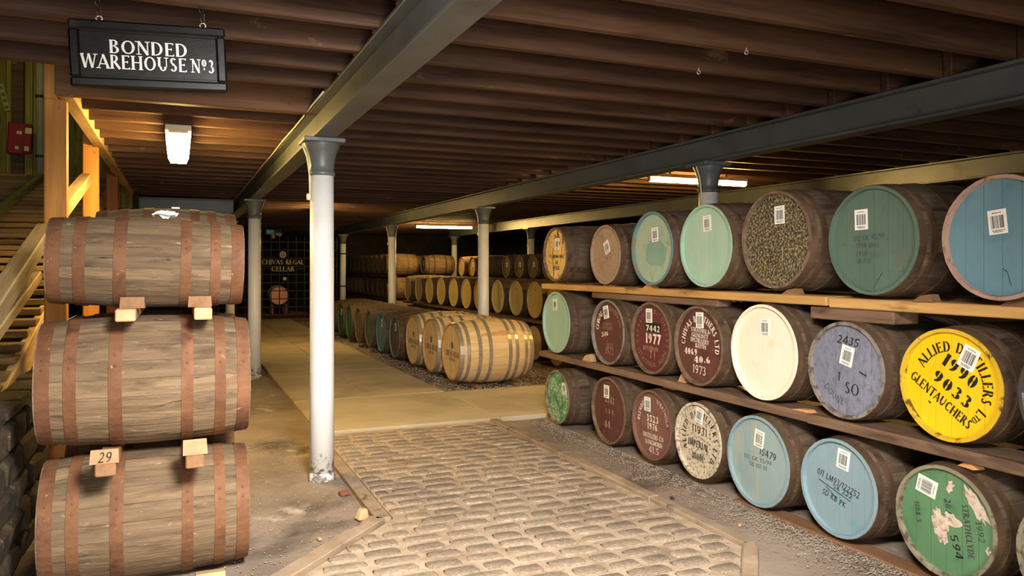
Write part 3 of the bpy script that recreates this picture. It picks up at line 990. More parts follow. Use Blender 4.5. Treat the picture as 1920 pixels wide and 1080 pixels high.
def column(label, x, y, clip=True, shaftm=m_white, band=False):
    t = thing('iron_column', label, 'column', (x, y, 0), kind='thing')
    v, f = lathe_vf([(.0945, .05), (.0925, 1.0), (.090, 2.36)], 36)
    ob('shaft', mesh('shaft', v, f, shaftm, False), t)
    t.children[0].data.shade_smooth()
    v, f = lathe_vf([(.108, -.02), (.102, .02), (.0945, .055)], 36)
    ob('foot', mesh('foot', v, f, shaftm, True), t)
    v, f = lathe_vf(CAPP, 36)
    ob('capital', mesh('capital', v, f, m_steel, True), t)
    box('cap_plate', (.31, .31, .034), (0, 0, 2.623), m_steel, t)
    if clip:
        pts = [(-.095, -.02, 2.2), (-.098, -.02, 2.36), (-.106, -.02, 2.42), (-.118, -.02, 2.5), (-.15, -.02, 2.58), (-.152, -.02, 2.6)]
        v, f = tube_vf(pts, .007, 6)
        ob('cable', mesh('cable', v, f, m_cable, True), t)
        box('cable_bracket', (.03, .03, .05), (-.105, -.02, 2.19), m_cable, t)
    if band:
        for z in (1.05, 2.05):
            v, f = lathe_vf([(.092, z - .02), (.096, z - .018), (.096, z + .018), (.092, z + .02)], 24)
            ob('black_band', mesh('black_band', v, f, m_iron), t)
    return t


column('white iron column with dark flared capital, nearest and brightest, beside the cobbles', XA, 6.13)
column('white iron column just past the stacked weathered barrels', XA, 12.0, False)
column('white iron column half hidden behind the weathered barrel stack', XA, 17.9, False)
column('dark-capped iron column whose top shows above the pale mint barrel', XB, 6.05)
column('bare iron column standing behind the new golden casks', XB, 12.0)
column('slim far column beside the glowing tube lamp, rising from the dark row of casks', XB, 18.0)
column('white column with two black bands beside the iron grille', XB, 24.0, False, m_white, True)
column('column top showing above the row of dusty casks, near the steel beam', XC, 18.0)
column('short white column top in the glow beneath the tube lamp', XC, 24.0, False)


# ================================================================== LAMPS
def tube_lamp(label, c, L, along='x', tm=None):
    t = thing('tube_lamp', label, 'lamp', c, (0, 0, 0 if along == 'x' else PI / 2))
    hx_ = (-L * .3, L * .3) if along == 'x' else (-.355, .615)
    box('lamp_body', (L + .06, .07, .05), (0, 0, .055), m_fitting, t)
    for s in (-1, 1):
        box('end_cap', (.03, .05, .07), (s * (L / 2 + .012), 0, .01), m_fitting, t)
        box('hanger', (.02, .02, ZJ0 - c[2] - .07), (hx_[s > 0], 0, .075 + (ZJ0 - c[2] - .07) / 2), m_iron, t)
    v, f = lathe_vf([(.030, -L / 2), (.030, L / 2)], 14)
    v = [(z, x, y) for x, y, z in v]
    ob('tube', mesh('tube', v, f, tm or m_tube, True), t)


tube_lamp('glowing tube lamp hanging over the far cask racks', (6.77, 20.455, 2.74), 1.6)
tube_lamp('glowing tube lamp behind the coloured barrel rack, above the top row', (6.25, 8.33, 2.76), 1.5)

tube_lamp('added tube lamp lighting the path and pale heads, unseen behind the nearest white column', (2.62, 16.0, 2.76), 1.5, 'y', EM('dimmer_warm_tube', (255, 210, 124), 140))  # added tube, out of sight behind the column, lights the pale cask heads
bl = thing('bulkhead_lamp', 'lit white diffuser lamp hanging under the joists beyond the black sign', 'lamp', (-.005, 7.65, 2.70))
v, f = [], []
for yy in (-.72, .72):
    for x_, z_ in ((-.085, .07), (-.095, .03), (-.07, -.025), (.07, -.025), (.095, .03), (.085, .07)):
        v.append((x_, yy, z_))
f = [[k, (k + 1) % 6, 6 + (k + 1) % 6, 6 + k] for k in range(6)] + [[5, 4, 3, 2, 1, 0], [6, 7, 8, 9, 10, 11]]
ob('diffuser', mesh('diffuser', v, f, m_diff), bl)
box('lamp_body', (.20, 1.50, .05), (0, 0, .09), m_fitting, bl)
for s in (-1, 1):
    box('end_cap', (.15, .03, .03), (0, s * .735, .058), m_fitting, bl)
    q_ = -.29 if s < 0 else .68
    v, f = tube_vf([(.02, q_, .11), (-.01, q_, .14), (.015, q_, .17), (0, q_, .19)], .007, 6)
    ob('hook', mesh('hook', v, f, m_chain), bl)

# added lamp above the frame, lights the boarded stairhead wall
ul = thing('landing_fill_lamp', 'small added lamp above the frame, lighting the boarded stair wall', 'lamp', (-2.4, 12.6, 5.2))
v, f = lathe_vf([(.02, -.05), (.08, -.04), (.10, 0), (.10, .03)], 16)
ob('globe', mesh('globe', v, f, EM('landing_fill_glow', (240, 228, 130), 70), True), ul)
box('lamp_body', (.2, .2, .36), (0, 0, .21), m_fitting, ul)

# ================================================================== HANGING SIGN
SW, SH = .665, .305
sg = thing('hanging_sign', 'black framed board lettered in white, hanging on two chains', 'sign', (-.115, 4.0, 2.478), (0, R(-2.7), 0))
fr = .044
box('panel', (SW - .06, .03, SH - .06), (0, 0, SH / 2), m_black, sg)
for nm, sx, sz, px, pz in (('frame', SW, fr, 0, fr / 2), ('frame', SW, fr, 0, SH - fr / 2), ('frame', fr, SH - 2 * fr, -SW / 2 + fr / 2, SH / 2), ('frame', fr, SH - 2 * fr, SW / 2 - fr / 2, SH / 2)):
    box('frame', (sx, .052, sz), (px, -.006, pz), m_black, sg, c=.014)
box('moulding', (SW - 2 * fr, .012, .012), (0, -.02, SH - fr - .004), m_black, sg, c=.004)
box('moulding', (SW - 2 * fr, .012, .012), (0, -.02, fr + .004), m_black, sg, c=.004)
pl = text_polys('BONDED', .062, 'sign', -.005, .190, width=.334) + text_polys('WAREHOUSE', .064, 'sign', -.066, .120, width=.442) + text_polys('No3', .064, 'sign', .226, .120, width=.104)
v, f = polys_vf(pl, lambda x, y: (x, -.0165, y))
ob('lettering', mesh('lettering', v, f, m_lwhite), sg)


def link_mesh():
    if 'link' not in _cache:
        pts = [(.010 * math.cos(2 * PI * k / 12), 0, .017 * math.sin(2 * PI * k / 12)) for k in range(12)]
        _cache['link'] = mesh('chain_link', *tube_vf(pts, .0032, 5, True), m_chain, True)
    return _cache['link']


for sx in (-.205, .235):
    pts = [(.013 * math.cos(2 * PI * k / 14), 0, .013 * math.sin(2 * PI * k / 14)) for k in range(14)]
    ob('eye_ring', mesh('eye_ring', *tube_vf(pts, .0035, 6, True), m_ring, True), sg, (sx, -.01, SH + .010))
    for k in range(11):
        ob('chain_link', link_mesh(), sg, (sx + .004 * math.sin(k * 2.1), -.012, SH + .040 + k * .0235), (0, R(2.7) + .1 * math.sin(k), PI / 2 * (k % 2) + .5))

# ================================================================== LEFT STACK OF WEATHERED CASKS
HL = lambda L: [(.004, .062), (.125, .055), (.325 * L, .060), (.66 * L, .055), (L - .175, .052), (L - .066, .062)]
KW = dict(staves=24, wood=m_oldwood, hoopm=m_rust, rivet=True, headm=m_oldwood)
XL = -.633
b_low, _ = barrel('large weathered grey cask lowest in the stack beneath the stairs side', (XL, 4.62, 0.0), .98, .305, .335, hoops=HL(.98), **KW)
b_mid, _ = barrel('weathered cask with rusty hoops in the middle of the stack, above the block marked 29', (XL - .005, 4.58, .715), .985, .305, .338, hoops=HL(.985), **KW)
b_top, _ = barrel('smaller dark-stained cask lying topmost on the stack by the stairs', (XL + .005, 4.72, 1.438), .955, .222, .246, hoops=HL(.955), rot=(0, R(1.3), 0), **KW)
KB = dict(KW); KB['rivet'] = False
barrel('cask behind the lowest weathered one, mostly hidden', (XL + .02, 5.40, 0.0), .94, .29, .33, hoops=HL(.94), **KB)
barrel('cask behind the middle weathered one, seen as a dark strip below it', (XL + .03, 5.40, .715), .94, .29, .33, hoops=HL(.94), **KB)
barrel('cask behind the topmost one, its upper curve peeping over', (XL + .16, 5.55, 1.44), .82, .262, .295, hoops=HL(.82), **KB)


def runner(label, p0, p1, mat):
    return tag(span('timber_runner', p0, p1, mat), label, 'timber')


runner('timber runner with a pale sawn end under the top cask, nearer the stairs', (-.285, 4.20, 1.382), (-.195, 5.7, 1.442), m_block)
runner('timber runner with a pale sawn end under the top cask, nearer the columns', (.07, 4.20, 1.382), (.155, 5.7, 1.442), m_block)
runner('timber runner between lower and middle casks under the block marked 29', (-.365, 4.12, .655), (-.275, 5.65, .718), m_wedge)
runner('timber runner between lower and middle casks under the plain block', (.03, 4.12, .655), (.115, 5.65, .718), m_wedge)


def wedge(label, loc, sx, sy, sz, mat, rot=0, name='wedge', cat='wedge'):
    """wooden chock: high side towards -y, sloping down under the cask"""
    a, b = sx / 2, sy / 2
    v = [(-a, -b, 0), (a, -b, 0), (a, b, 0), (-a, b, 0), (-a * .94, -b * .7, sz), (a * .94, -b * .7, sz), (a * .94, b * .2, sz * .8), (-a * .94, b * .2, sz * .8)]
    f = [[3, 2, 1, 0], [0, 1, 5, 4], [1, 2, 6, 5], [2, 3, 7, 6], [3, 0, 4, 7], [4, 5, 6, 7]]
    return tag(ob(name, mesh(name, v, f, mat), None, loc, (0, 0, rot)), label, cat)


wedge('dark wooden wedge chocking the top cask, nearer the stairs', (-.215, 4.38, 1.442), .115, .16, .055, m_wedge)
wedge('dark wooden wedge chocking the top cask, nearer the columns', (.10, 4.38, 1.442), .115, .16, .055, m_wedge)
b29 = wedge('sawn block marked 29 wedged under the middle cask', (-.325, 4.20, .718), .125, .16, .062, m_tan, name='chock_block', cat='block')
pl = text_polys('29', .046, 'hand', 0, .028, slant=.15)
v, f = polys_vf(pl, lambda x, y: (x, -.0815 + y / .062 * .024, y))
ob('lettering', mesh('lettering', v, f, m_ink), b29)
wedge('plain sawn block wedged under the middle cask', (.07, 4.22, .718),   .115, .16, .072, m_tan, .06, name='chock_block', cat='block')
wedge('pale sawn block on the floor chocking the lowest weathered cask', (.15, 4.33, 0), .15, .18, .075, m_block, name='chock_block', cat='block')

# crumpled cloth and paper scrap on the topmost cask
rn = random.Random(2)
v, f = lathe_vf([(.004, 0)] + [(.055 * math.sin(PI * (k + .5) / 6) * 1.0, .020 + .010 * math.sin(k * 2.2)) for k in range(1, 5)] + [(.006, .03)], 16)
v = [(x_ * 1.15 + rn.uniform(-.012, .012), y_ * .7 + rn.uniform(-.009, .009), z_ + rn.uniform(-.010, .012)) for x_, y_, z_ in v]
tag(ob('crumpled_cloth', mesh('crumpled_cloth', v, f, m_cloth), None, (-.072, 4.72, 1.924)), 'crumpled white cloth on top of the weathered cask stack', 'cloth')
tag(box('paper_scrap', (.05, .04, .012), (-.02, 5.52, 2.033), m_cloth), 'small white scrap lying on the cask behind the cloth', 'scrap')

# ================================================================== STONE PLINTH, STAIRS, POSTS
wl = tag(span('wall_plinth', (-.985, .5, 0), (-.86, 6.2, .86), m_stone), kind='structure')
rs = random.Random(31)
zz = 0.0
row = 0
while zz < .90:
    hh = rs.uniform(.15, .24)
    if zz + hh > .93: hh = .93 - zz
    if hh < .05: break
    y = .6 + rs.uniform(0, .25)
    while y < 6.0:
        l = min(rs.uniform(.28, .55), 6.35 - y)
        n = []
        vv, fc = cbox_vf(.16, l - .02, hh - .016, .03)
        vv = [(a + rs.uniform(-.014, .014), b + rs.uniform(-.010, .010), c_ + rs.uniform(-.008, .008)) for a, b, c_ in vv]
        o = ob('stone', mesh('stone', vv, fc, m_stone), wl, (-.87 + rs.uniform(-.02, .015) - wl.location.x, y + l / 2 - wl.location.y, zz + hh / 2 - wl.location.z))
        y += l
    zz += hh
    row += 1

st = thing('stairs', 'slatted wooden stairs climbing away at the side of the cask stack', 'stairs', (-1.865, 4.4, 0))
slope = .264
ZS = lambda y: .97 + slope * (y - 6.0)
rs = random.Random(8)
y = 4.6
while y < 13.8:
    box('slat', (1.72, .19, .05), (0 + rs.uniform(-.015, .015), y - 4.4, ZS(y) + rs.uniform(-.006, .006)), m_slat, st, (rs.uniform(-.02, .02), 0, 0))
    y += .262


def beam_between(name, p0, p1, wx, wz, mat, parent=None, c=.008):
    p0, p1 = Vector(p0), Vector(p1)
    d = p1 - p0
    L = d.length
    o = box(name, (wx, round(L, 3), wz), (p0 + p1) / 2, mat, parent, c=c)
    o.rotation_euler = (math.atan2(d.z, math.hypot(d.x, d.y)), 0, math.atan2(-d.x, d.y))
    return o


beam_between('stringer', (.84, .1, ZS(4.5) - .12), (.84, 9.4, ZS(13.8) - .12), .06, .22, m_pine2, st)
beam_between('stringer', (-.86, .1, ZS(4.5) - .12), (-.86, 9.4, ZS(13.8) - .12), .06, .22, m_moss, st)
rail = lambda label, p0, p1, wx, wz, m: tag(beam_between('handrail', p0, p1, wx, wz, m), label, 'rail')
rail('thick dusty handrail running up to the nearest orange post', (-.86, 2.9, .955), (-.86, 6.25, 1.90), .10, .11, m_pine2)
rail('dusty handrail length between the first and second orange posts', (-.85, 6.53, 1.985), (-.85, 8.78, 2.53), .10, .11, m_pine2)
rail('lower thin stair rail beneath the thick handrail', (-.90, 3.6, 1.02), (-.90, 6.22, 1.585), .055, .075, m_pine2)
rail('mossy handrail on the wall side of the stairs', (-1.85, 7.0, 1.50), (-1.85, 13.2, 2.98), .07, .10, m_moss)
rail('lower mossy rail on the wall side of the stairs', (-1.85, 7.0, 1.03), (-1.85, 12.6, 2.42), .07, .10, m_moss)


def post(label, x, y, z1, wd=.14, m=m_pine):   # head notched round the trimmer
    t = thing('timber_post', label, 'post', (x, y, 0), kind='thing')
    box('timber', (wd, wd, z1), (0, 0, z1 / 2), m, t, c=.01)
    box('tongue', (.088, .14, .26), (-.026, 0, 2.98), m, t)
    return t


p1 = post('nearest orange pine post at the corner of the stair opening', -.815, 6.45, 2.855)
post('second orange pine post, behind the stacked casks', -.815, 8.85, 2.855)
post('third, shaded brown post beyond the orange ones', -.815, 11.6, 2.855, .14, M('shaded_post_wood', (122, 70, 36), (146, 88, 48), (12, 12, 1), rough=.7, bump=.15, rnd=0))  # darker copy of the pine, shade put into the colour

# landing: pipe, alarm box, plates
pp = thing('drain_pipe', 'pale grey pipe on the boarded wall at the stair head', 'pipe', (-2.02, 14.25, 2.9))
v, f = lathe_vf([(.065, 0), (.065, 2.6)], 18)
ob('tube', mesh('tube', v, f, m_pipe, True), pp)
for z in (.5, 1.45):
    v, f = lathe_vf([(.066, z - .02), (.075, z - .02), (.075, z + .02), (.066, z + .02)], 18, False, False)
    ob('pipe_clip', mesh('pipe_clip', v, f, m_iron), pp)
wpst = thing('wall_stud', 'dark brown stud behind the red alarm box', 'post', (-2.33, 14.262, 2.88), kind='thing')
box('timber', (.17, .10, 2.6), (0, 0, 1.3), m_joist, wpst)
ab = thing('alarm_box', 'red alarm box on the stud at the stair head', 'alarm', (-2.34, 14.15, 3.40), (0, R(3), 0))
box('case', (.24, .12, .50), (0, 0, .25), m_red, ab, c=.02)
box('case', (.12, .10, .46), (.15, -.005, .26), m_red, ab, c=.015)
for x_, z_, a_, b_ in ((.04, .34, .07, .05), (.16, .38, .09, .09), (.02, .10, .05, .05), (.15, .10, .06, .07)):
    box('sticker', (a_, .006, b_), (x_, -.0625, z_), m_cream, ab, c=.001)
gp = thing('notice_plate', 'slim pale green plate tilted on the wall above the red alarm box', 'sign', (-2.47, 14.30, 4.1), (0, R(-14), 0))
box('plate', (.08, .02, .42), (0, 0, .21), m_green, gp, c=.004)
for z_ in (.06, .16, .26, .36):
    box('marking', (.05, .003, .05), (0, -.0115, z_), m_moss, gp, c=.001)
rp = thing('notice_plate', 'small red plate at the edge of the view on the stair wall', 'sign', (-2.62, 14.30, 3.93))
box('plate', (.10, .02, .12), (0, 0, .06), m_red, rp, c=.004)

# ================================================================== RIGHT RACK: COLOURED CASKS
F_, U0, V0, S_, C_ = 1450.0, 960.0, 500.0, math.sin(R(23.3)), math.cos(R(23.3))
XR = 3.59
SHELF = {'T': 1.467, 'M': .735, 'B': .012}
# row, distance along the rack (y), height of the head centre, head radius -- metres, then paint, rim, label, paper label (x, z, turn)
RACK = [
    ('T', 7.21, 1.778, .277, 'cream', None, 'cask with cream weathered head and black stencil marks, first on the top shelf', (.05, .42, 0)),
    ('T', 6.20, 1.757, .270, 'taupe', 'taupe', 'cask with plain grey-brown head and tilted paper label, top shelf', (0, .27, 25)),
    ('T', 5.41, 1.800, .302, 'mint', 'bluerim', 'cask with mint head, blue rim and darker patch, top shelf', (.08, .40, 5)),
    ('T', 4.72, 1.806, .306, 'palemint', 'sage', 'cask with pale streaky mint head on the top shelf, below the iron column', (0, .58, 4)),
    ('T', 3.98, 1.827, .318, 'speck', None, 'cask with black head speckled cream, top shelf', (.08, .54, 2)),
    ('T', 3.22, 1.800, .308, 'teal', 'teal', 'cask with dull dark green head and faint writing, top shelf', (-.30, .42, 2)),
    ('T', 2.46, 1.780, .298, 'blue', 'pinkrim', 'cask with flat blue head and pinkish bare rim, last on the top shelf', (-.08, .27, 6)),
    ('M', 7.20, 1.058, .314, 'sage', 'sage', 'cask with smooth plain mint head, first in the middle row', (-.2, .61, 4)),
    ('M', 6.14, 1.026, .293, 'maroon', 'greyrim', 'cask with scuffed maroon head and worn lettering, middle row', (-.2, .65, 12)),
    ('M', 5.46, 1.040, .296, 'maroon2', None, 'cask with dark red head stencilled 7442 and 1977, middle row', (-.16, .66, 2)),
    ('M', 4.79, 1.040, .296, 'maroon', None, 'cask with brown-red head stencilled 4069 and 40.6, middle row', (0, .69, 2)),
    ('M', 4.10, 1.052, .318, 'whitep', 'whitep', 'cask with blank cream-white head, middle row', (0, .55, 1)),
    ('M', 3.40, 1.018, .282, 'violet', 'greyrim', 'cask with blue-grey head handwritten 2435, middle row', (0, .32, -13)),
    ('M', 2.74, 1.046, .286, 'yellow', 'yellowrim', 'cask with bright yellow head stencilled in black', (.36, .55, -24)),
    ('B', 7.15, .306, .272, 'chipgreen', 'leafrim', 'cask with flaking green and white head, first on the ground', (.50, .40, 12)),
    ('B', 6.14, .330, .300, 'maroon', None, 'cask with dull maroon head and few worn numbers, on the ground', (-.2, .58, 0)),
    ('B', 5.43, .337, .286, 'brown', 'brown', 'cask with red-brown head stencilled 3523 and 1976, on the ground', (-.3, .6, 0)),
    ('B', 4.82, .336, .283, 'oldwhite', 'oldwhite', 'cask with mottled off-white head and dark stencil, on the ground', (.0, .70, -12)),
    ('B', 4.14, .333, .302, 'sky', 'sky2', 'cask with streaky light blue head handwritten 15479, on the ground', (0, .52, -9)),
    ('B', 3.46, .333, .288, 'sky2', 'sky2', 'cask with light blue head and long handwritten number, on the ground', (.1, .64, -8)),
    ('B', 2.76, .346, .282, 'leaf', 'leafrim', 'cask with green head and flaked bare patches, on the ground', (-.42, .57, -103)),
    ('B', 2.10, .345, .290, 'mint', 'leafrim', 'cask with pale green head cut off by the edge of view, on the ground', None),
]
HD = {}
for i, (row, y, zc, rh, pm, rim, label, lb) in enumerate(RACK):
    rb = rh + .024 if y not in (5.43, 4.82) else rh + .016
    zb = max(zc - rb, SHELF[row])
    L = .90 if rh > .29 else .86
    xo = (0, .012, -.008, .006)[i % 4]
    t, hd = barrel(label, (XR + xo, y, zb), L, rh, rb, headm=P[pm], rimm=P[rim] if rim else m_chimewood)
    Rr = rh - .018
    HD[(row, round(y, 2))] = (hd, Rr)
    if lb: barcode(t, Rr, rb, *lb)
# dark glossy drum end at the edge of the view
t, hd = barrel('dark glossy cask end catching light at the edge of view, beside the yellow head', (XR - .02, 2.06, .735), .9, .30, .334, headm=P['gloss'], rimm=P['gloss'])

HT = lambda row, y: HD[(row, y)]
T_ = text_polys
hd, r_ = HT('T', 7.21)
lettering(hd, r_, T_('2636', .17, 'sans', 0, .72, width=.55) + T_('7', .3, 'sans', .2, .35) + T_('TORMORE', .13, 'stencil', 0, -.08, width=1.3) + T_('807', .13, 'stencil', 0, -.33) + T_('1988', .17, 'stencil', -.05, -.55, width=.6), m_ink)
hd, r_ = HT('T', 6.20)
lettering(hd, r_, T_('94 79', .16, 'thin', -.05, .58, 14, width=.7) + T_('1985', .2, 'thin', 0, .02, 14, width=.9) + T_('TORMORE', .19, 'stencil', .05, -.16, 8, width=1.25) + T_('DISTILLERY LTD', .11, 'thin', arc=(-.82, 270, 120)) + T_('SPEYSIDE', .1, 'thin', 0, -.42, 5, width=.7), m_faintstencil)
hd, r_ = HT('T', 5.41)
lettering(hd, r_, [blob(random.Random(4), .12, -.12, .55, .40, 26, .10)], m_bluepatch, 'paint_patch', label='darker blue-green paint patch')
hd, r_ = HT('T', 3.22)
lettering(hd, r_, T_('012 GK 92/99', .10, 'thin', -.12, .06, 4, width=.75) + T_('1994 1993', .10, 'thin', -.15, -.10, 0, width=.55) + T_('2838', .10, 'thin', -.30, -.26) + T_('SB P18', .10, 'thin', -.25, -.40, 0, width=.36) + [[(-.02, -.95), (.0, -.95), (.22, -.62), (.2, -.62)]], m_inkfade)
lettering(hd, r_, [blob(random.Random(9), .62, -.32, .2, .22, 20, .3)], m_green_stain, 'stain', .0008)
hd, r_ = HT('T', 2.46)
lettering(hd, r_, [[(.0, -.52), (.03, -.55), (.10, -.60), (.08, -.56)], [(.10, -.60), (.08, -.56), (.14, -.80), (.16, -.82)]], m_inkfade, 'scratch')
hd, r_ = HT('M', 6.14)
lettering(hd, r_, T_('CHIVAS', .19, 'stencil', arc=(.78, 152, 50)), m_whitestencil)
lettering(hd, r_, T_('BROTHERS LTD', .15, 'thin', arc=(.78, 60, 90)) + T_('GLENLIVET', .11, 'thin', -.1, .27, width=.6) + T_('DISTILLERY', .11, 'thin', -.1, .13, width=.65) + T_('1973', .24, 'thin', .02, -.62, width=.55) + T_('KEITH', .12, 'thin', .05, -.42, width=.4), m_faintstencil)
lettering(hd, r_, T_('2606', .16, 'stencil', -.28, -.08, 10, width=.45), m_whitestencil)
hd, r_ = HT('M', 5.46)
lettering(hd, r_, T_('7442', .18, 'stencil', .04, .29, 0, width=.75) + T_('1977', .30, 'stencil', .05, -.02, 0, width=.8), m_whitestencil)
lettering(hd, r_, [[(-.36, .18), (.46, .18), (.46, .46), (-.36, .46)]], m_ink, 'paint_patch', .0008, 'black patch behind the number')
lettering(hd, r_, T_('GLENLIVET DISTILLERS', .13, 'thin', arc=(.80, 90, 215)) + T_('STRATHISLA . KEITH', .13, 'thin', arc=(-.80, 270, 130)) + T_('BOURBON', .13, 'fat', -.08, -.32, 0, width=.8) + T_('7 1', .22, 'sans', .02, -.5, 0, width=.3), m_faintstencil)
hd, r_ = HT('M', 4.79)
lettering(hd, r_, T_('CHIVAS BROTHERS LTD', .17, 'stencil', arc=(.74, 84, 196)) + T_('STRATHISLA-', .12, 'stencil', .04, .41, -3, width=.86) + T_('GLENLIVET', .12, 'stencil', .0, .27, -3, width=.72) +
          T_('DISTILLERY', .12, 'stencil', .0, .13, -3, width=.80) + T_('KEITH', .12, 'stencil', .04, -.01, -3, width=.46) + T_('4069', .18, 'fat', -.40, -.19, 0, width=.58) + T_('40.6', .18, 'fat', .10, -.37, 4, width=.72) + T_('1973', .23, 'thin', -.02, -.66, -3, width=.58), m_whitestencil)
hd, r_ = HT('M', 3.40)
lettering(hd, r_, T_('2435', .19, 'hand', .02, .66, -6, width=.62, slant=.15, jit=.08) + T_('SO', .26, 'roman', .14, -.40, -6, width=.4) + T_('1', .20, 'roman', -.22, -.16, -6) + [[(.34, .02), (.54, -.05), (.54, -.08), (.34, -.01)]], m_ink)
lettering(hd, r_, T_('DOUNE', .15, 'thin', arc=(-.72, 238, 50)), m_inkfade)
hd, r_ = HT('M', 2.74)
q = -33
cs, sn = math.cos(R(q)), math.sin(R(q))
rp_ = lambda x, y: dict(cx=x * cs - y * sn, cy=x * sn + y * cs, rot=q)
lettering(hd, r_, T_('ALLIED DISTILLERS', .20, 'stencil', arc=(.73, 67, 178)) + T_('L', .19, 'stencil', arc=(.75, -37, 5)) + T_('TD', .12, 'stencil', arc=(.75, -49, 13)) + T_('1990', .26, 'fat', **rp_(.0, .34), width=.80) +
          T_('9033', .24, 'fat', **rp_(.05, -.05), width=.92) + T_('GLENTAUCHERS', .19, 'stencil', **rp_(-.03, -.38), width=1.50) + [[(-.50, -.36), (-.42, -.40), (-.46, -.43)]], m_ink)
hd, r_ = HT('B', 6.14)
lettering(hd, r_, T_('2243', .22, 'stencil', .0, .34, -3, width=.62) + T_('1 4 8', .18, 'thin', 0, -.05, 0, width=.5) + T_('44', .22, 'fat', -.16, -.48, 4, width=.4) + T_('.  .', .2, 'fat', .3, -.5, 0, width=.5), m_faintstencil)
hd, r_ = HT('B', 5.43)
lettering(hd, r_, T_('BLENDED', .14, 'stencil', arc=(.80, 148, 60)) + T_('STRATHISLA', .13, 'thin', arc=(.80, 40, 70)) + T_('3523', .21, 'fat', -.02, .18, 0, width=.66) + T_('1976', .20, 'sans', -.02, -.06, 0, width=.56) +
          T_('DISTILLERS CO', .15, 'stencil', .02, -.36, 0, width=1.1) + T_('LONGMORN', .15, 'stencil', .05, -.56, 0, width=.9) + T_('41.5', .20, 'thin', .06, -.78, 0, width=.56), m_whitestencil)
hd, r_ = HT('B', 4.82)
lettering(hd, r_, T_('ALLIED DISTILLERS LTD', .18, 'stencil', arc=(.74, 82, 262)) + T_('11931', .22, 'thin', 0, .28, -4, width=.72) + T_('IMPERIAL', .20, 'stencil', -.05, -.14, -4, width=.95) + T_('10001', .20, 'stencil', -.08, -.50, -4, width=.52), m_ink)
hd, r_ = HT('B', 4.14)
lettering(hd, r_, T_('15479', .17, 'hand', .28, .22, -6, width=.56, slant=.1, jit=.1), m_ink)
lettering(hd, r_, T_('102 GK 93/99', .10, 'thin', -.06, .02, 0, width=.95) + T_('SB 101 01', .10, 'thin', -.04, -.13, 0, width=.62), m_inkfade)
hd, r_ = HT('B', 3.46)
lettering(hd, r_, T_('011 LM93/122252', .145, 'hand', -.06, .10, -13, width=1.22, slant=.15, jit=.1) + T_('58 222', .10, 'hand', .08, -.06, -12, width=.55, jit=.1) + T_('SD KB PK', .13, 'hand', -.17, -.27, -14, width=.68, slant=.1, jit=.1) +
          [[(-.60, .05), (.30, -.22), (.30, -.235), (-.60, .03)], [(-.40, -.06), (-.10, -.24), (-.10, -.26), (-.40, -.08)]], m_ink)
hd, r_ = HT('B', 2.76)
lettering(hd, r_, T_('1992', .13, 'thin', .70, .0, -78, width=.38) + T_('STRATHCLYDE', .13, 'stencil', .46, -.06, -82, width=1.0) + T_('20.0', .14, 'stencil', .05, .28, -82, width=.34) + T_('1188 S', .12, 'stencil', -.62, .0, -82, width=.42), m_inkfade)
lettering(hd, r_, T_('594', .16, 'hand', .22, -.42, -72, width=.46, slant=.1, jit=.1), m_ink)
rb_ = random.Random(6)
for bb in ((-.12, -.12, .16, .32, 26, .26, 12), (.12, .06, .18, .12, 18, .35), (.62, .48, .13, .36, 26, .25, 38), (.10, .70, .06, .12, 14, .4, -20), (.86, -.30, .05, .08, 12, .3)):
    lettering(hd, r_, [blob(rb_, *bb)], m_bare, 'bare_patch', .0030 + bb[0] * .0006, 'pale bare wood where the paint has flaked')

# shelves
runner('yellowish front plank under the top row, longer length', (3.63, 3.58, 1.410), (3.86, 7.62, 1.467), m_plank)
runner('yellowish front plank under the top row, nearest length', (3.64, .9, 1.402), (3.87, 3.57, 1.462), m_plank)
runner('rear plank carrying the backs of the top row', (4.22, .9, 1.408), (4.44, 7.55, 1.465), m_plankdark)
runner('dark front plank under the middle row, longer length', (3.62, 3.72, .672), (3.86, 7.66, .733), m_plankdark)
runner('dark front plank under the middle row, nearest length', (3.60, .9, .672), (3.86, 3.71, .733), m_plankdark)
runner('rear plank carrying the backs of the middle row', (4.22, .9, .672), (4.44, 7.6, .733), m_plankdark)
runner('orange-brown timber on the ground under the nearest coloured casks', (3.60, 1.4, -.02), (3.74, 4.4, .012), m_wedge)
runner('rear ground timber behind the lowest coloured casks', (4.22, 1.4, -.02), (4.42, 7.4, .02), m_plankdark)
runner('dark packing timber beneath the top plank, between mint and white-headed casks', (3.66, 4.66, 1.350), (3.80, 6.55, 1.409), m_plankdark)
runner('short packing block beneath the joint of the top planks', (3.66, 3.12, 1.325), (3.86, 3.74, 1.401), m_plankdark)
for label, y, z, s, m in (
        ('small orange wedge on the top plank below the blue-rimmed mint cask', 5.55, 1.467, .10, m_wedgel),
        ('brown wedge on the top plank below the black speckled cask', 3.90, 1.467, .10, m_wedge),
        ('grey-brown wedge on the top plank between dark green and blue casks', 2.92, 1.462, .09, m_wedge),
        ('brown wedge on the top plank below the blue cask', 2.42, 1.462, .11, m_wedge),
        ('low wedge on the top plank below the grey-brown cask', 6.24, 1.467, .09, m_wedge)):
    wedge(label, (3.67, y, z), .07, s * 1.4, .042, m)
wedge('pale splinter wedge on the middle plank beside the blue-grey cask', (3.65, 3.78, .733), .06, .16, .016, m_wedgel)
wedge('grey wedge on the middle plank beside the smooth mint cask', (3.67, 6.62, .733), .07, .16, .07, m_block)
wedge('thin wedge on the middle plank between the brown-red and dark red casks', (3.69, 5.10, .733), .06, .10, .08, m_block)
w1 = wedge('orange wedge block on the ground casks below the 4069 cask', (3.72, 5.28, .655), .12, .16, .06, m_wedgel)
wedge('broken brown wedge on top of the green ground cask', (3.70, 2.74, .668), .09, .20, .035, m_wedgel, .3)
